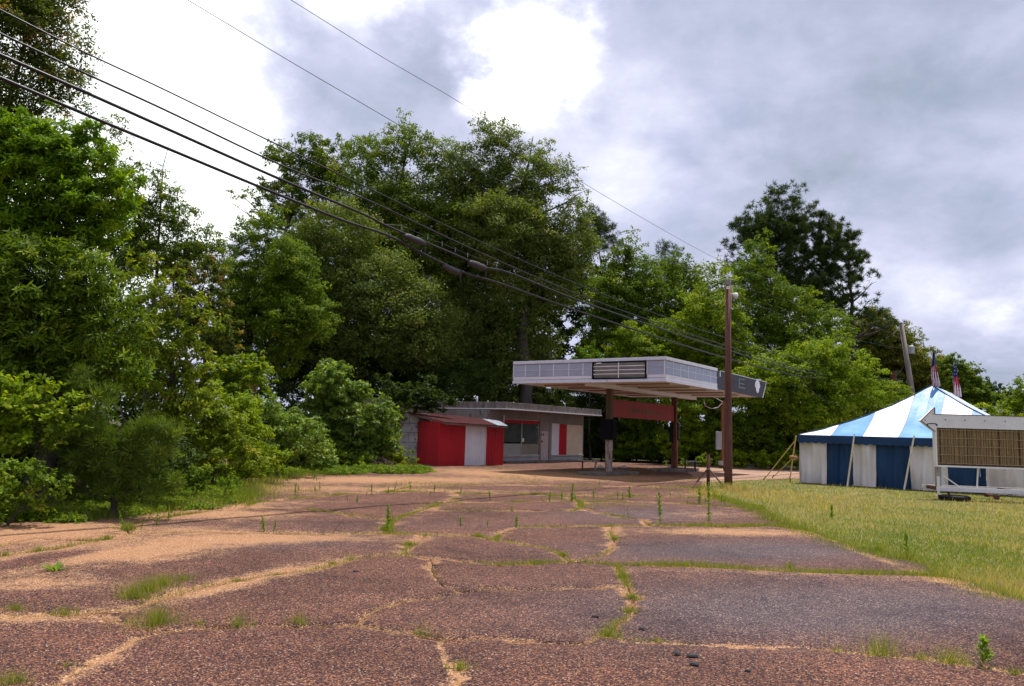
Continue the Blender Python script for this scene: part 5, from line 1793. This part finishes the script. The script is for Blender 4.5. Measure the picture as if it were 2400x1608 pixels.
def smooth_line(ps, n=5):
    out = []
    for i in range(len(ps) - 1):
        p0, p1, p2, p3 = ps[max(0, i - 1)], ps[i], ps[i + 1], ps[min(len(ps) - 1, i + 2)]
        for k in range(n):
            t = k / n
            out.append(.5 * ((2 * p1) + (p2 - p0) * t + (2 * p0 - 5 * p1 + 4 * p2 - p3) * t * t + (3 * p1 - p0 - 3 * p2 + p3) * t ** 3))
    out.append(ps[-1])
    return out


cab = [
    ([(0, 23), (191, 119), (383, 209), (650, 339), (868, 443), (1136, 571), (1400, 684), (1695, 790), (1879, 844), (2023, 869), (2114, 871)], .013, 'uppermost of the four black cables slanting across the picture', 0),
    ([(0, 78), (191, 168), (383, 256), (650, 383), (868, 472), (1136, 597), (1400, 707), (1695, 808), (1879, 864), (2023, 884), (2116, 888)], .017, 'second black cable from the top of the four slanting ones', .05),
    ([(0, 128), (191, 212), (383, 298), (650, 417), (845, 499), (912, 532), (1046, 588), (1136, 626), (1203, 643), (1400, 720), (1695, 817), (1879, 871), (2023, 889), (2117, 891)], .026, 'third black cable, the one carrying two grey splice cases', -.05),
    ([(0, 182), (191, 264), (383, 344), (650, 455), (800, 515), (912, 553), (1002, 600), (1091, 640), (1180, 667), (1400, 744), (1695, 837), (1879, 882), (2023, 898), (2118, 897)], .026, 'lowest black cable, the one carrying a single grey splice case', .0),
    ([(440, 0), (650, 126), (800, 214), (1069, 370), (1247, 463), (1323, 508), (1700, 660), (2112, 785)], .006, 'left of the two hair-thin wires high in the sky', -1.0),
    ([(682, 0), (890, 130), (1103, 256), (1379, 436), (1641, 587), (1735, 628), (1947, 713), (2112, 762)], .006, 'right of the two hair-thin wires high in the sky', .0),
]
cab_o = []
for pxs, rad_, lab, off in cab:
    ps = [on_run(px, py, off) for px, py in pxs]
    ext = ps[0] + (ps[0] - ps[1]).normalized() * 12
    line = smooth_line([ext] + ps, 8)
    o = MB().tube(line, rad_, 7).build('overhead_cable', M['cable'], smooth=True)
    tag(o, lab, 'cable', 'overhead cables')
    cab_o.append(o)


def splice(cable, p_a, p_b, off):
    a, b = on_run(*p_a, off), on_run(*p_b, off)
    dr_ = b - a
    m_ = MB()
    k_ = 9
    rr2 = random.Random(int(p_a[0]))
    pr = [.025, .065, .075, .075, .075, .075, .072, .065, .025]
    m_.tube([a + dr_ * (q / (k_ - 1)) + Vector((0, 0, -.06)) for q in range(k_)], [x_ * rr2.uniform(.92, 1.08) for x_ in pr], 12)
    o_ = m_.build('splice_case', M['splice'], cable)
    t_ = MB()
    e = b - dr_ * .05
    t_.tube([e + Vector((0, 0, -.1)), e + dr_ * .08 + Vector((0, 0, -.28))], [.02, .008], 5)
    t_.build('case_tail', M['splice'], cable)


splice(cab_o[2], (946, 545), (998, 566), -.05)
splice(cab_o[2], (1098, 608), (1140, 624), -.05)
splice(cab_o[3], (1038, 616), (1080, 636), 0)
for px, py, off, ci_ in ((941, 538, -.05, 2), (1002, 562, -.05, 2), (1036, 577, -.05, 2), (1067, 591, -.05, 2), (1096, 603, -.05, 2), (1142, 621, -.05, 2), (1163, 628, -.05, 2)):
    p = on_run(px, py, off)
    MB().tube([p, p + Vector((0, 0, .11))], .009, 6).build('hanger_clip', M['louver'], cab_o[ci_])
sup = [on_run(px, py, -.05) for px, py in ((905, 526), (941, 530), (1002, 556), (1067, 584), (1142, 614), (1180, 632))]
MB().tube(smooth_line(sup, 3), .006, 5).build('support_strand', M['cable'], cab_o[2])

# slack wires between the two poles
def slack(pxs, y0, y1, lab, rad_=.008):
    n = len(pxs)
    xs_ = [p[0] for p in pxs]
    ps = []
    for (px, py) in pxs:
        t = (px - xs_[0]) / (xs_[-1] - xs_[0])
        # depth such that plan positions lie on the straight line between the poles
        k0 = (xs_[0] - 1200) / F
        Y0, Y1 = y0, y1
        X0, X1 = at(*pxs[0], Y0).x, at(*pxs[-1], Y1).x
        d = ray(px, py)
        s_ = None
        # solve (X0+(X1-X0)u)/(Y0+(Y1-Y0)u) = d.x/d.y
        rr = d.x / d.y
        u_ = (rr * Y0 - X0) / ((X1 - X0) - rr * (Y1 - Y0))
        ps.append(at(px, py, Y0 + (Y1 - Y0) * u_))
    o = MB().tube(smooth_line(ps, 6), rad_, 6).build('service_wire', M['cable'], smooth=True)
    tag(o, lab, 'wire', 'service wires')


slack([(1727, 690), (1790, 720), (1900, 762), (2000, 795), (2118, 818)], pb.y, FPY, 'thin taut wire from the lamp on the brown pole to the transformer pole')
slack([(1722, 700), (1780, 780), (1860, 871), (1920, 930), (1994, 955), (2040, 945), (2080, 905), (2121, 856)], pb.y, FPY, 'slack wire drooping low between the two poles')
# thin red-brown pole near the tent
c = at(2095, 940, 55)
o = MB().tube([(0, 0, 0), (0, 0, at(2093, 870, 55).z)], [.22, .2], 10).build('short_pole', M['rust'])
o.location = (c.x, 55, 0)
tag(o, 'short dark red pole left of the transformer pole behind the tent', 'utility pole')

# braced steel post
c = gp(1660, 1141)
bp_ = empty('braced_post', (c.x, c.y, 0), 0, 'rusty steel post with two diagonal braces left of the brown pole', 'post')
zt_ = at(1660, 1064, c.y).z
MB().tube([(0, 0, -.05), (0, 0, zt_)], .056, 14).build('post', M['rust'], bp_, smooth=True)
zb_ = at(1660, 1100, c.y).z
MB().tube([(0, 0, zb_ - .02), (0, 0, zb_ + .02)], .063, 14).build('clamp', M['louver'], bp_)
for px, py in ((1621, 1144), (1702, 1146)):
    e = gp(px, py) - c
    MB().tube([(.03 * (1 if e.x > 0 else -1), 0, zb_), (e.x, e.y, 0)], .026, 8).build('brace', M['rust'], bp_)

# ------------------------------------------------------------------ striped tent
TA, TB = gp(1872, 1131).to_2d(), gp(2195, 1146).to_2d()
td = Vector((.8, -.6))
tn_ = Vector((-td.y, td.x))
ZE = 1.84
HW = (.55 * TA.y - TA.x) / (1.4 - .55 * .2)
TW = 2 * HW
tent = empty('striped_tent', (TA.x, TA.y, 0), math.atan2(td.y, td.x), 'large blue and white striped pole tent on the grass', 'tent')
apx = TA + td * HW + tn_ * HW
ZP = at(2190, 903, apx.y).z
TD = TW + 5.5
xo = lambda px, z=ZE: loc_x(px, TA, td, 0, z)


def roof_z(s):
    t = max(0, min(1, s / HW))
    return ZE + (ZP - ZE) * (.55 * t + .45 * t ** 2)


def roof_stripe(x0, x1, L, depth, mat, fr, nrow=16):
    """one cloth strip of a roof face; x along the eave of length L, s up the slope"""
    m_ = MB()
    smax = min(depth, HW)
    rows = []
    for q in range(nrow + 1):
        s_ = smax * q / nrow
        a, b = max(x0, s_), min(x1, L - s_)
        if b <= a + 1e-4:
            mid_ = (max(x0, s_) + min(x1, L - s_)) / 2
            # close the strip at its tip
            st_ = x1 if x1 <= L / 2 else L - x0
            st_ = min(smax, st_)
            rows.append([fr(min(max(x0, st_), x1), st_)] * 5)
            break
        rows.append([fr(a + (b - a) * k / 4, s_) for k in range(5)])
    for r0, r1 in zip(rows[:-1], rows[1:]):
        for k in range(4):
            m_.quad(r0[k], r0[k + 1], r1[k + 1], r1[k])
    o = m_.build('roof_panel', mat, tent, smooth=True)
    return o


wr_ = lambda x, s_: .018 * math.sin(x * 5.1 + s_ * 2.0) * math.sin(s_ * 1.9)
frF = lambda x, s_: (x, s_, roof_z(s_) + wr_(x, s_))
frB = lambda x, s_: (TW - x, TD - s_, roof_z(s_))
frL = lambda x, s_: (s_, TD - x, roof_z(s_))
frR = lambda x, s_: (TW - s_, x, roof_z(s_))
cuts = [0, xo(1948), xo(2021), xo(2105), xo(2185), xo(2262), xo(2340), xo(2415), TW]
for i, (a, b) in enumerate(zip(cuts[:-1], cuts[1:])):
    roof_stripe(a, b, TW, HW, M['tentw'] if i % 2 == 0 else M['tentb'], frF)
for a in cuts[1:-1]:
    sm_ = min(a, TW - a, HW)
    MB().tube([tuple(Vector(frF(a, sm_ * q / 12)) + Vector((0, 0, .006))) for q in range(13)], .011, 5).build('seam', M['seam'], tent)
for fr_, L in ((frB, TW), (frL, TD), (frR, TD)):
    n_ = int(round(L / 1.25))
    for i in range(n_):
        roof_stripe(L * i / n_, L * (i + 1) / n_, L, HW, M['tentw'] if i % 2 == 1 else M['tentb'], fr_, 8)
# hip ropes / ridge
for sgn, fr2 in (('l', lambda s_: (s_, s_, roof_z(s_) + .015)), ('r', lambda s_: (TW - s_, s_, roof_z(s_) + .015))):
    MB().tube([fr2(HW * k / 14) for k in range(15)], .018, 6).build('hip_rope', M['navy'], tent)


def curtain(x0, x1, z0, z1, mat, name, fr2, seed, amp=.05, scallop=False):
    r_ = random.Random(seed)
    nx, nz = max(8, int((x1 - x0) * 22)), 12
    ph = [r_.uniform(0, 6.28) for _ in range(4)]
    m_ = MB()
    grid = []
    for q in range(nz + 1):
        tz = q / nz
        row = []
        for k in range(nx + 1):
            x = x0 + (x1 - x0) * k / nx
            wv = amp * ((.3 + .7 * (1 - tz)) * math.sin(x * 5.5 + ph[0] + 1.2 * tz) + .6 * math.sin(x * 11.0 + ph[1] - 1.8 * tz) + .35 * math.sin(x * 23 + ph[2]) * (1 - .5 * tz) + .3 * math.sin(x * 3 + tz * 7 + ph[3]))
            z = z0 + (z1 - z0) * tz
            if scallop and q < 3:
                z -= .045 * abs(math.sin(x * math.pi / .26)) * (1 - q / 3)
            row.append(fr2(x, wv, z))
        grid.append(row)
    for q in range(nz):
        for k in range(nx):
            m_.quad(grid[q][k], grid[q][k + 1], grid[q + 1][k + 1], grid[q + 1][k])
    return m_.build(name, mat, tent, smooth=True)


wc = [0.0, xo(1937, 1), xo(1995, 1), xo(2050.5, 1), xo(2131, 1), xo(2219, 1), xo(2309, 1), xo(2400, 1), TW]
fF = lambda x, w, z: (x, .18 - w * .8, z)
for i, (a, b) in enumerate(zip(wc[:-1], wc[1:])):
    curtain(a + .005, b - .005, .0, ZE - .22, M['sidew'] if i % 2 == 0 else M['navy'], 'wall_panel', fF, 60 + i, .14 if i % 2 == 0 else .08)
for i in range(8):
    a, b = TD * i / 8, TD * (i + 1) / 8
    curtain(a, b, 0, ZE - .22, M['navy'] if i % 2 else M['sidew'], 'wall_panel', lambda x, w, z: (.05 + w, x, z), 80 + i)
    curtain(a, b, 0, ZE - .22, M['navy'] if i % 2 else M['sidew'], 'wall_panel', lambda x, w, z: (TW - .05 + w, x, z), 90 + i)
curtain(0, TW, ZE - .27, ZE + .005, M['navy'], 'valance', lambda x, w, z: (x, -.01 - w * .3, z), 5, .03, True)
curtain(0, TD, ZE - .27, ZE + .005, M['navy'], 'valance', lambda x, w, z: (-.01 - w * .3, x, z), 6, .03, True)
curtain(0, TD, ZE - .27, ZE + .005, M['navy'], 'valance', lambda x, w, z: (TW + .01 + w * .3, x, z), 7, .03, True)
# poles at the front eave and their ties
for p_t, p_b in (((2004, 1018), (1993, 1134)), ((2144, 1020), (2125, 1142))):
    t_ = xo(p_t[0])
    b_ = gp(*p_b).to_2d() - TA
    bl = Vector((xo(p_b[0], 0), -.42, 0))
    topv = Vector((t_, -.09, ZE + .08))
    MB().tube([bl + Vector((0, 0, .05)), topv], [.036, .028], 8).build('side_pole', M['polew'], tent)
    MB().tube([bl + Vector((0, -.02, .0)), bl + Vector((.02, -.02, .16))], [.035, .02], 8).build('stake', M['white'], tent)
    k_ = topv.lerp(bl, .33)
    MB().tube([k_ + Vector((.05, -.04, .06)), k_ + Vector((.0, -.05, 0)), k_ + Vector((.06, -.04, -.07))], .022, 6).build('rope_knot', M['sidew'], tent)
for (p_t, p_b, mt, rd_) in (((1864, 1030), (1792, 1124), 'yellow', .022), ((1868, 1022), (1852, 1120), 'polew', .028), ((1868, 1066), (1812, 1120), 'yellow', .018)):
    b_ = gp(*p_b).to_2d() - TA
    bl = Vector((b_.dot(td), b_.dot(tn_), .03))
    zt2 = at(*p_t, TA.y).z
    MB().bar(Vector((-.08, -.02, zt2)), bl, rd_ * 1.8, rd_).build('guy_strap' if mt == 'yellow' else 'side_pole', M[mt], tent)
    MB().tube([bl + Vector((-.05, 0, -.05)), bl + Vector((.04, 0, .10))], .02, 6).build('stake', M['rust'], tent)
m_ = MB()
kc = at(1861, 1073, TA.y - .15)
kl = (kc.to_2d() - TA)
kl = Vector((kl.dot(td), kl.dot(tn_), kc.z))
rr_ = random.Random(3)
for k in range(7):
    a = kl + Vector((rr_.uniform(-.14, .14), rr_.uniform(-.05, .05), rr_.uniform(-.06, .06)))
    m_.tube([a - Vector((.09, 0, .0)), a, a + Vector((.09, 0, rr_.uniform(-.03, .03)))], [.02, .055, .02], 6)
m_.build('bundled_cloth', M['brownrag'], tent)


# flags hanging limp from the tent poles
def flag(px, py_t, py_b, Y, wpx, lab, seed):
    t, b = at(px, py_t, Y), at(px, py_b, Y)
    fo = empty('flag', (t.x, Y, b.z), 0, lab, 'flag', 'flags on the tent')
    H = t.z - b.z
    Wd = wpx / F * Y
    MB().tube([(0, 0, -.15), (0, 0, H)], .02, 6).build('flag_pole', M['polew'], fo)
    r_ = random.Random(seed)
    m_ = MB()
    nx, nz = 26, 30
    g_ = []
    for q in range(nz + 1):
        v_ = q / nz                            # 0 top, 1 bottom
        wz = Wd * (.16 + .84 * v_ ** .8)
        row = []
        for k in range(nx + 1):
            u_ = k / nx
            x = (u_ - .45) * wz + .05 * Wd * math.sin(v_ * 7 + seed)
            y = -.05 - .05 * (1 + math.sin(u_ * 22 + seed)) * (.3 + v_)
            row.append((x, y, H * (1 - .97 * v_) - .03 * H * abs(math.sin(u_ * 9 + seed)) * v_))
        g_.append(row)
    for q in range(nz):
        for k in range(nx):
            u_, v_ = (k + .5) / nx, (q + .5) / nz
            diag = u_ * 5.2 + v_ * .9 + .25 * math.sin(v_ * 6 + seed)
            if v_ < .43 - .10 * u_ + .03 * seed:
                mi = 3 if (q % 3 == 1 and (k + q) % 4 == 1 and seed != 1) or (seed == 1 and k > 17 and k < 21) else 2
            else:
                mi = int(diag * 1.25) % 2
            m_.quad(g_[q][k], g_[q + 1][k], g_[q + 1][k + 1], g_[q][k + 1], mi)
    m_.build('flag_cloth', [M['flagw'], M['flagr'], M['flagb'], M['flagst']], fo)


flag(2185, 825, 906, apx.y - .1, 22, 'limp striped flag at the near peak of the tent', 1)
flag(2236, 848, 932, apx.y + 4.4, 23, 'limp star-spangled flag behind the right slope of the tent', 2)

# ------------------------------------------------------------------ arrow sign trailer
TY = gp(2192, 1168).y
a0, a1 = at(2196, 1146, TY), at(2400, 1153, TY - .35)
dd = (a1 - a0)
dd.z = 0
dd.normalize()
tl = empty('sign_trailer', (a0.x, a0.y, 0), math.atan2(dd.y, dd.x), 'white arrow-topped sign trailer with brown slatted panel standing in the grass', 'sign trailer')
o2 = a0.to_2d()
d2 = dd.to_2d()
tx = lambda px, z=1.2: loc_x(px, o2, d2, 0, z)


def tz(px, py):
    x = tx(px)
    return at(px, py, (o2 + d2 * x).y).z


TLn = tx(2400) + 1.9
zb1, zb0 = tz(2210, 1000), tz(2210, 972)
zpt, zpb = tz(2210, 1000), tz(2210, 1092)
# header band and arrow
m_ = MB()
m_.poly([(0, -.02, zb1), (TLn, -.02, zb1), (TLn, -.02, zb0), (0, -.02, zb0)])
m_.poly([(0, .18, zb1), (0, .18, zb0), (TLn, .18, zb0), (TLn, .18, zb1)])
m_.quad((0, -.02, zb0), (TLn, -.02, zb0), (TLn, .18, zb0), (0, .18, zb0))
m_.quad((0, -.02, zb1), (0, .18, zb1), (TLn, .18, zb1), (TLn, -.02, zb1))
m_.quad((TLn, -.02, zb1), (TLn, .18, zb1), (TLn, .18, zb0), (TLn, -.02, zb0))
m_.build('header_band', M['signw'], tl)
MB().box(.0, TLn, -.035, .19, zb0 + .001, zb0 + .018).build('header_edge', M['rust'], tl)
tip, tt, tbm = Vector((tx(2160), 0, tz(2160, 986))), Vector((-.003, 0, tz(2197, 956))), Vector((-.003, 0, tz(2198, 1012)))
m_ = MB()
f_ = [tip, tbm, tt]
for y, rev in ((-.03, 0), (.18, 1)):
    q = [(p.x, y, p.z) for p in f_]
    m_.poly(q[::-1] if rev else q)
for p, q in ((tip, tbm), (tbm, tt), (tt, tip)):
    m_.quad((p.x, -.03, p.z), (p.x, .18, p.z), (q.x, .18, q.z), (q.x, -.03, q.z))
ar = m_.build('arrow_head', M['signw'], tl)
m_ = MB()
m_.bar((tip.x, -.035, tip.z), (tt.x, -.035, tt.z + .01), .02, .02).bar((tt.x, -.035, tt.z + .01), (tt.x, -.035, zb0), .02, .02).bar((tip.x, -.035, tip.z), (tbm.x, -.035, tbm.z), .016, .016)
m_.build('arrow_edge', M['rust'], ar)
# ragged hole torn in the arrow: rim of bent metal round a dark opening
hc = Vector((tx(2186), 0, tz(2187, 998)))
m_ = MB()
ring = [(hc.x + .13 * math.cos(a) * (1 + .25 * math.sin(3 * a)), -.033, hc.z + .085 * math.sin(a) * (1 + .2 * math.cos(2 * a))) for a in [k / 14 * 6.283 for k in range(14)]]
for k in range(9):
    m_.bar(ring[k], ring[k + 1], .02, .022)
m_.build('torn_edge', M['black'], ar)
for px in (2218, 2264, 2311, 2359):
    x = tx(px)
    MB().tube([(x, -.03, (zb0 + zb1) / 2 + .03), (x, -.018, (zb0 + zb1) / 2 + .03)], .016, 10).build('lamp_socket', M['black'], tl)
for px, py in ((2189, 970), (2170, 985), (2193, 965)):
    MB().tube([(tx(px), -.042, tz(px, py)), (tx(px), -.028, tz(px, py))], .014, 10).build('lamp_socket', M['rust'], ar)
# panel
MB().box(.03, TLn - .03, .06, .10, zpb, zpt - .03).build('panel_back', M['slatd'], tl)
x = .07
rr_ = random.Random(2)
while x < TLn - .08:
    w_ = rr_.uniform(.022, .06)
    m_ = MB()
    y_ = rr_.uniform(.02, .045)
    za, zb2 = zpb + .05 + rr_.uniform(0, .03), zpt - .05
    zc_ = [za, za + (zb2 - za) * .35, za + (zb2 - za) * .68, zb2]
    xc = [x + rr_.uniform(-.004, .004) for _ in zc_]
    for q in range(3):
        m_.quad((xc[q], y_, zc_[q]), (xc[q] + w_ - .006, y_ + .008, zc_[q]), (xc[q + 1] + w_ - .006, y_ + .008, zc_[q + 1]), (xc[q + 1], y_, zc_[q + 1]))
    if rr_.random() < .94:
        m_.build('slat', M['slat'], tl)
    x += w_
for q, py in enumerate((1008, 1027, 1046, 1066, 1086)):
    z = tz(2230, py)
    MB().box(.06, TLn - .05, .000, .014, z - .006, z + .006).build('letter_rail', M['wire'], tl)
MB().box(-.012, .03, -.04, .19, zpb - .03, zb1 - .001).build('side_frame', M['white'], tl)
MB().box(TLn - .03, TLn + .01, -.04, .19, zpb - .03, zb1 - .001).build('side_frame', M['white'], tl)
MB().box(.032, TLn - .032, -.04, .12, zpb - .03, zpb + .02).build('bottom_frame', M['white'], tl)
MB().box(.032, TLn - .032, -.035, .05, zpt - .035, zpt - .002).build('top_frame', M['white'], tl)
# chassis
zc1, zc0 = tz(2230, 1142), tz(2230, 1152)
ch = MB().box(-.02, TLn + .2, -.06, .0, zc0, zc1).build('chassis_rail', M['signw'], tl, .004)
MB().box(-.02, TLn + .2, 1.10, 1.16, zc0, zc1).build('chassis_rail', M['signw'], tl)
for x in (.1, TLn * .5, TLn):
    MB().box(x, x + .06, .0, 1.10, zc0 + .01, zc1 - .01).build('cross_member', M['rust'], tl)
MB().box(-.01, .06, .02, .10, zc1, zpb - .03).build('upright', M['peel'], tl)
MB().box(.16, .25, .30, .36, zc1, zpb - .03).build('upright', M['wallw'], tl)
MB().box(TLn - .1, TLn, .02, .10, zc1, zpb - .03).build('upright', M['peel'], tl)
m_ = MB()
m_.bar((tx(2210), .01, tz(2210, 1115)), (tx(2246), -.01, tz(2246, 1141)), .03, .035)
m_.build('brace', M['white'], tl)
m_ = MB()
m_.bar((tx(2292), .02, zpb - .03), (tx(2288), .02, zc1), .045, .03)
m_.build('brace', M['white'], tl)
m_ = MB()
m_.bar((tx(2297), .06, zpb - .03), (tx(2298), .06, tz(2298, 1118)), .02, .02)
m_.build('hanging_rod', M['greyp'], tl)
m_ = MB()
x = tx(2194)
m_.tube([(x, -.10, 0), (x + .005, -.10, tz(2194, 1116))], .038, 12)
m_.build('jack_leg', M['white'], tl)
MB().box(x + .33, x + .39, .05, .11, .05, zc0).build('rear_leg', M['rust'], tl)
# axle, springs and hubs
m_ = MB()
m_.tube([(tx(2296), -.03, zc0), (tx(2310), -.03, zc0 - .05), (tx(2332), -.03, zc0 - .085), (tx(2352), -.03, zc0 - .06), (tx(2368), -.03, zc0)], .012, 6)
m_.build('leaf_spring', M['rust'], tl)
MB().tube([(tx(2330), -.12, tz(2330, 1166)), (tx(2330), .0, tz(2330, 1166))], [.062, .07], 14).build('wheel_hub', M['rust'], tl)
MB().tube([(tx(2330), .0, tz(2330, 1166)), (tx(2345), 1.0, tz(2330, 1162))], .03, 8).build('axle', M['rust'], tl)
MB().tube([(tx(2346), .95, tz(2330, 1164)), (tx(2346), 1.05, tz(2330, 1164))], .08, 14).build('wheel_hub', M['rust'], tl)
# the tyre lying in the grass under it
c = gp(2237, 1172)
ty = empty('loose_tyre', (c.x, c.y, 0), 0, 'black tyre lying flat in the grass under the sign trailer', 'tyre')
m_ = MB()
R_, r2 = .29, .085
nu, nv_ = 40, 12
for i in range(nu):
    a = i / nu * 6.283
    for j in range(nv_):
        b = j / nv_ * 6.283
        rr2 = R_ + r2 * math.cos(b)
        m_.v.append((rr2 * math.cos(a) * 1.15, rr2 * math.sin(a), .07 + .075 * math.sin(b)))
for i in range(nu):
    for j in range(nv_):
        m_.f.append((i * nv_ + j, ((i + 1) % nu) * nv_ + j, ((i + 1) % nu) * nv_ + (j + 1) % nv_, i * nv_ + (j + 1) % nv_))
        m_.m.append(0)
m_.build('casing', M['rubber'], ty, smooth=True)
m_ = MB()
for i in range(40):
    a = i / 40 * 6.283
    m_.bar(((R_ + .084) * math.cos(a) * 1.15, (R_ + .084) * math.sin(a), .02), ((R_ + .086) * math.cos(a + .05) * 1.15, (R_ + .086) * math.sin(a + .05), .12), .022, .012)
m_.build('tread', M['rubber'], ty)

print('TRI leaves', TRI[0], 'total', sum(len(o.data.loops) - 2 * len(o.data.polygons) for o in bpy.data.objects if o.type == 'MESH'))
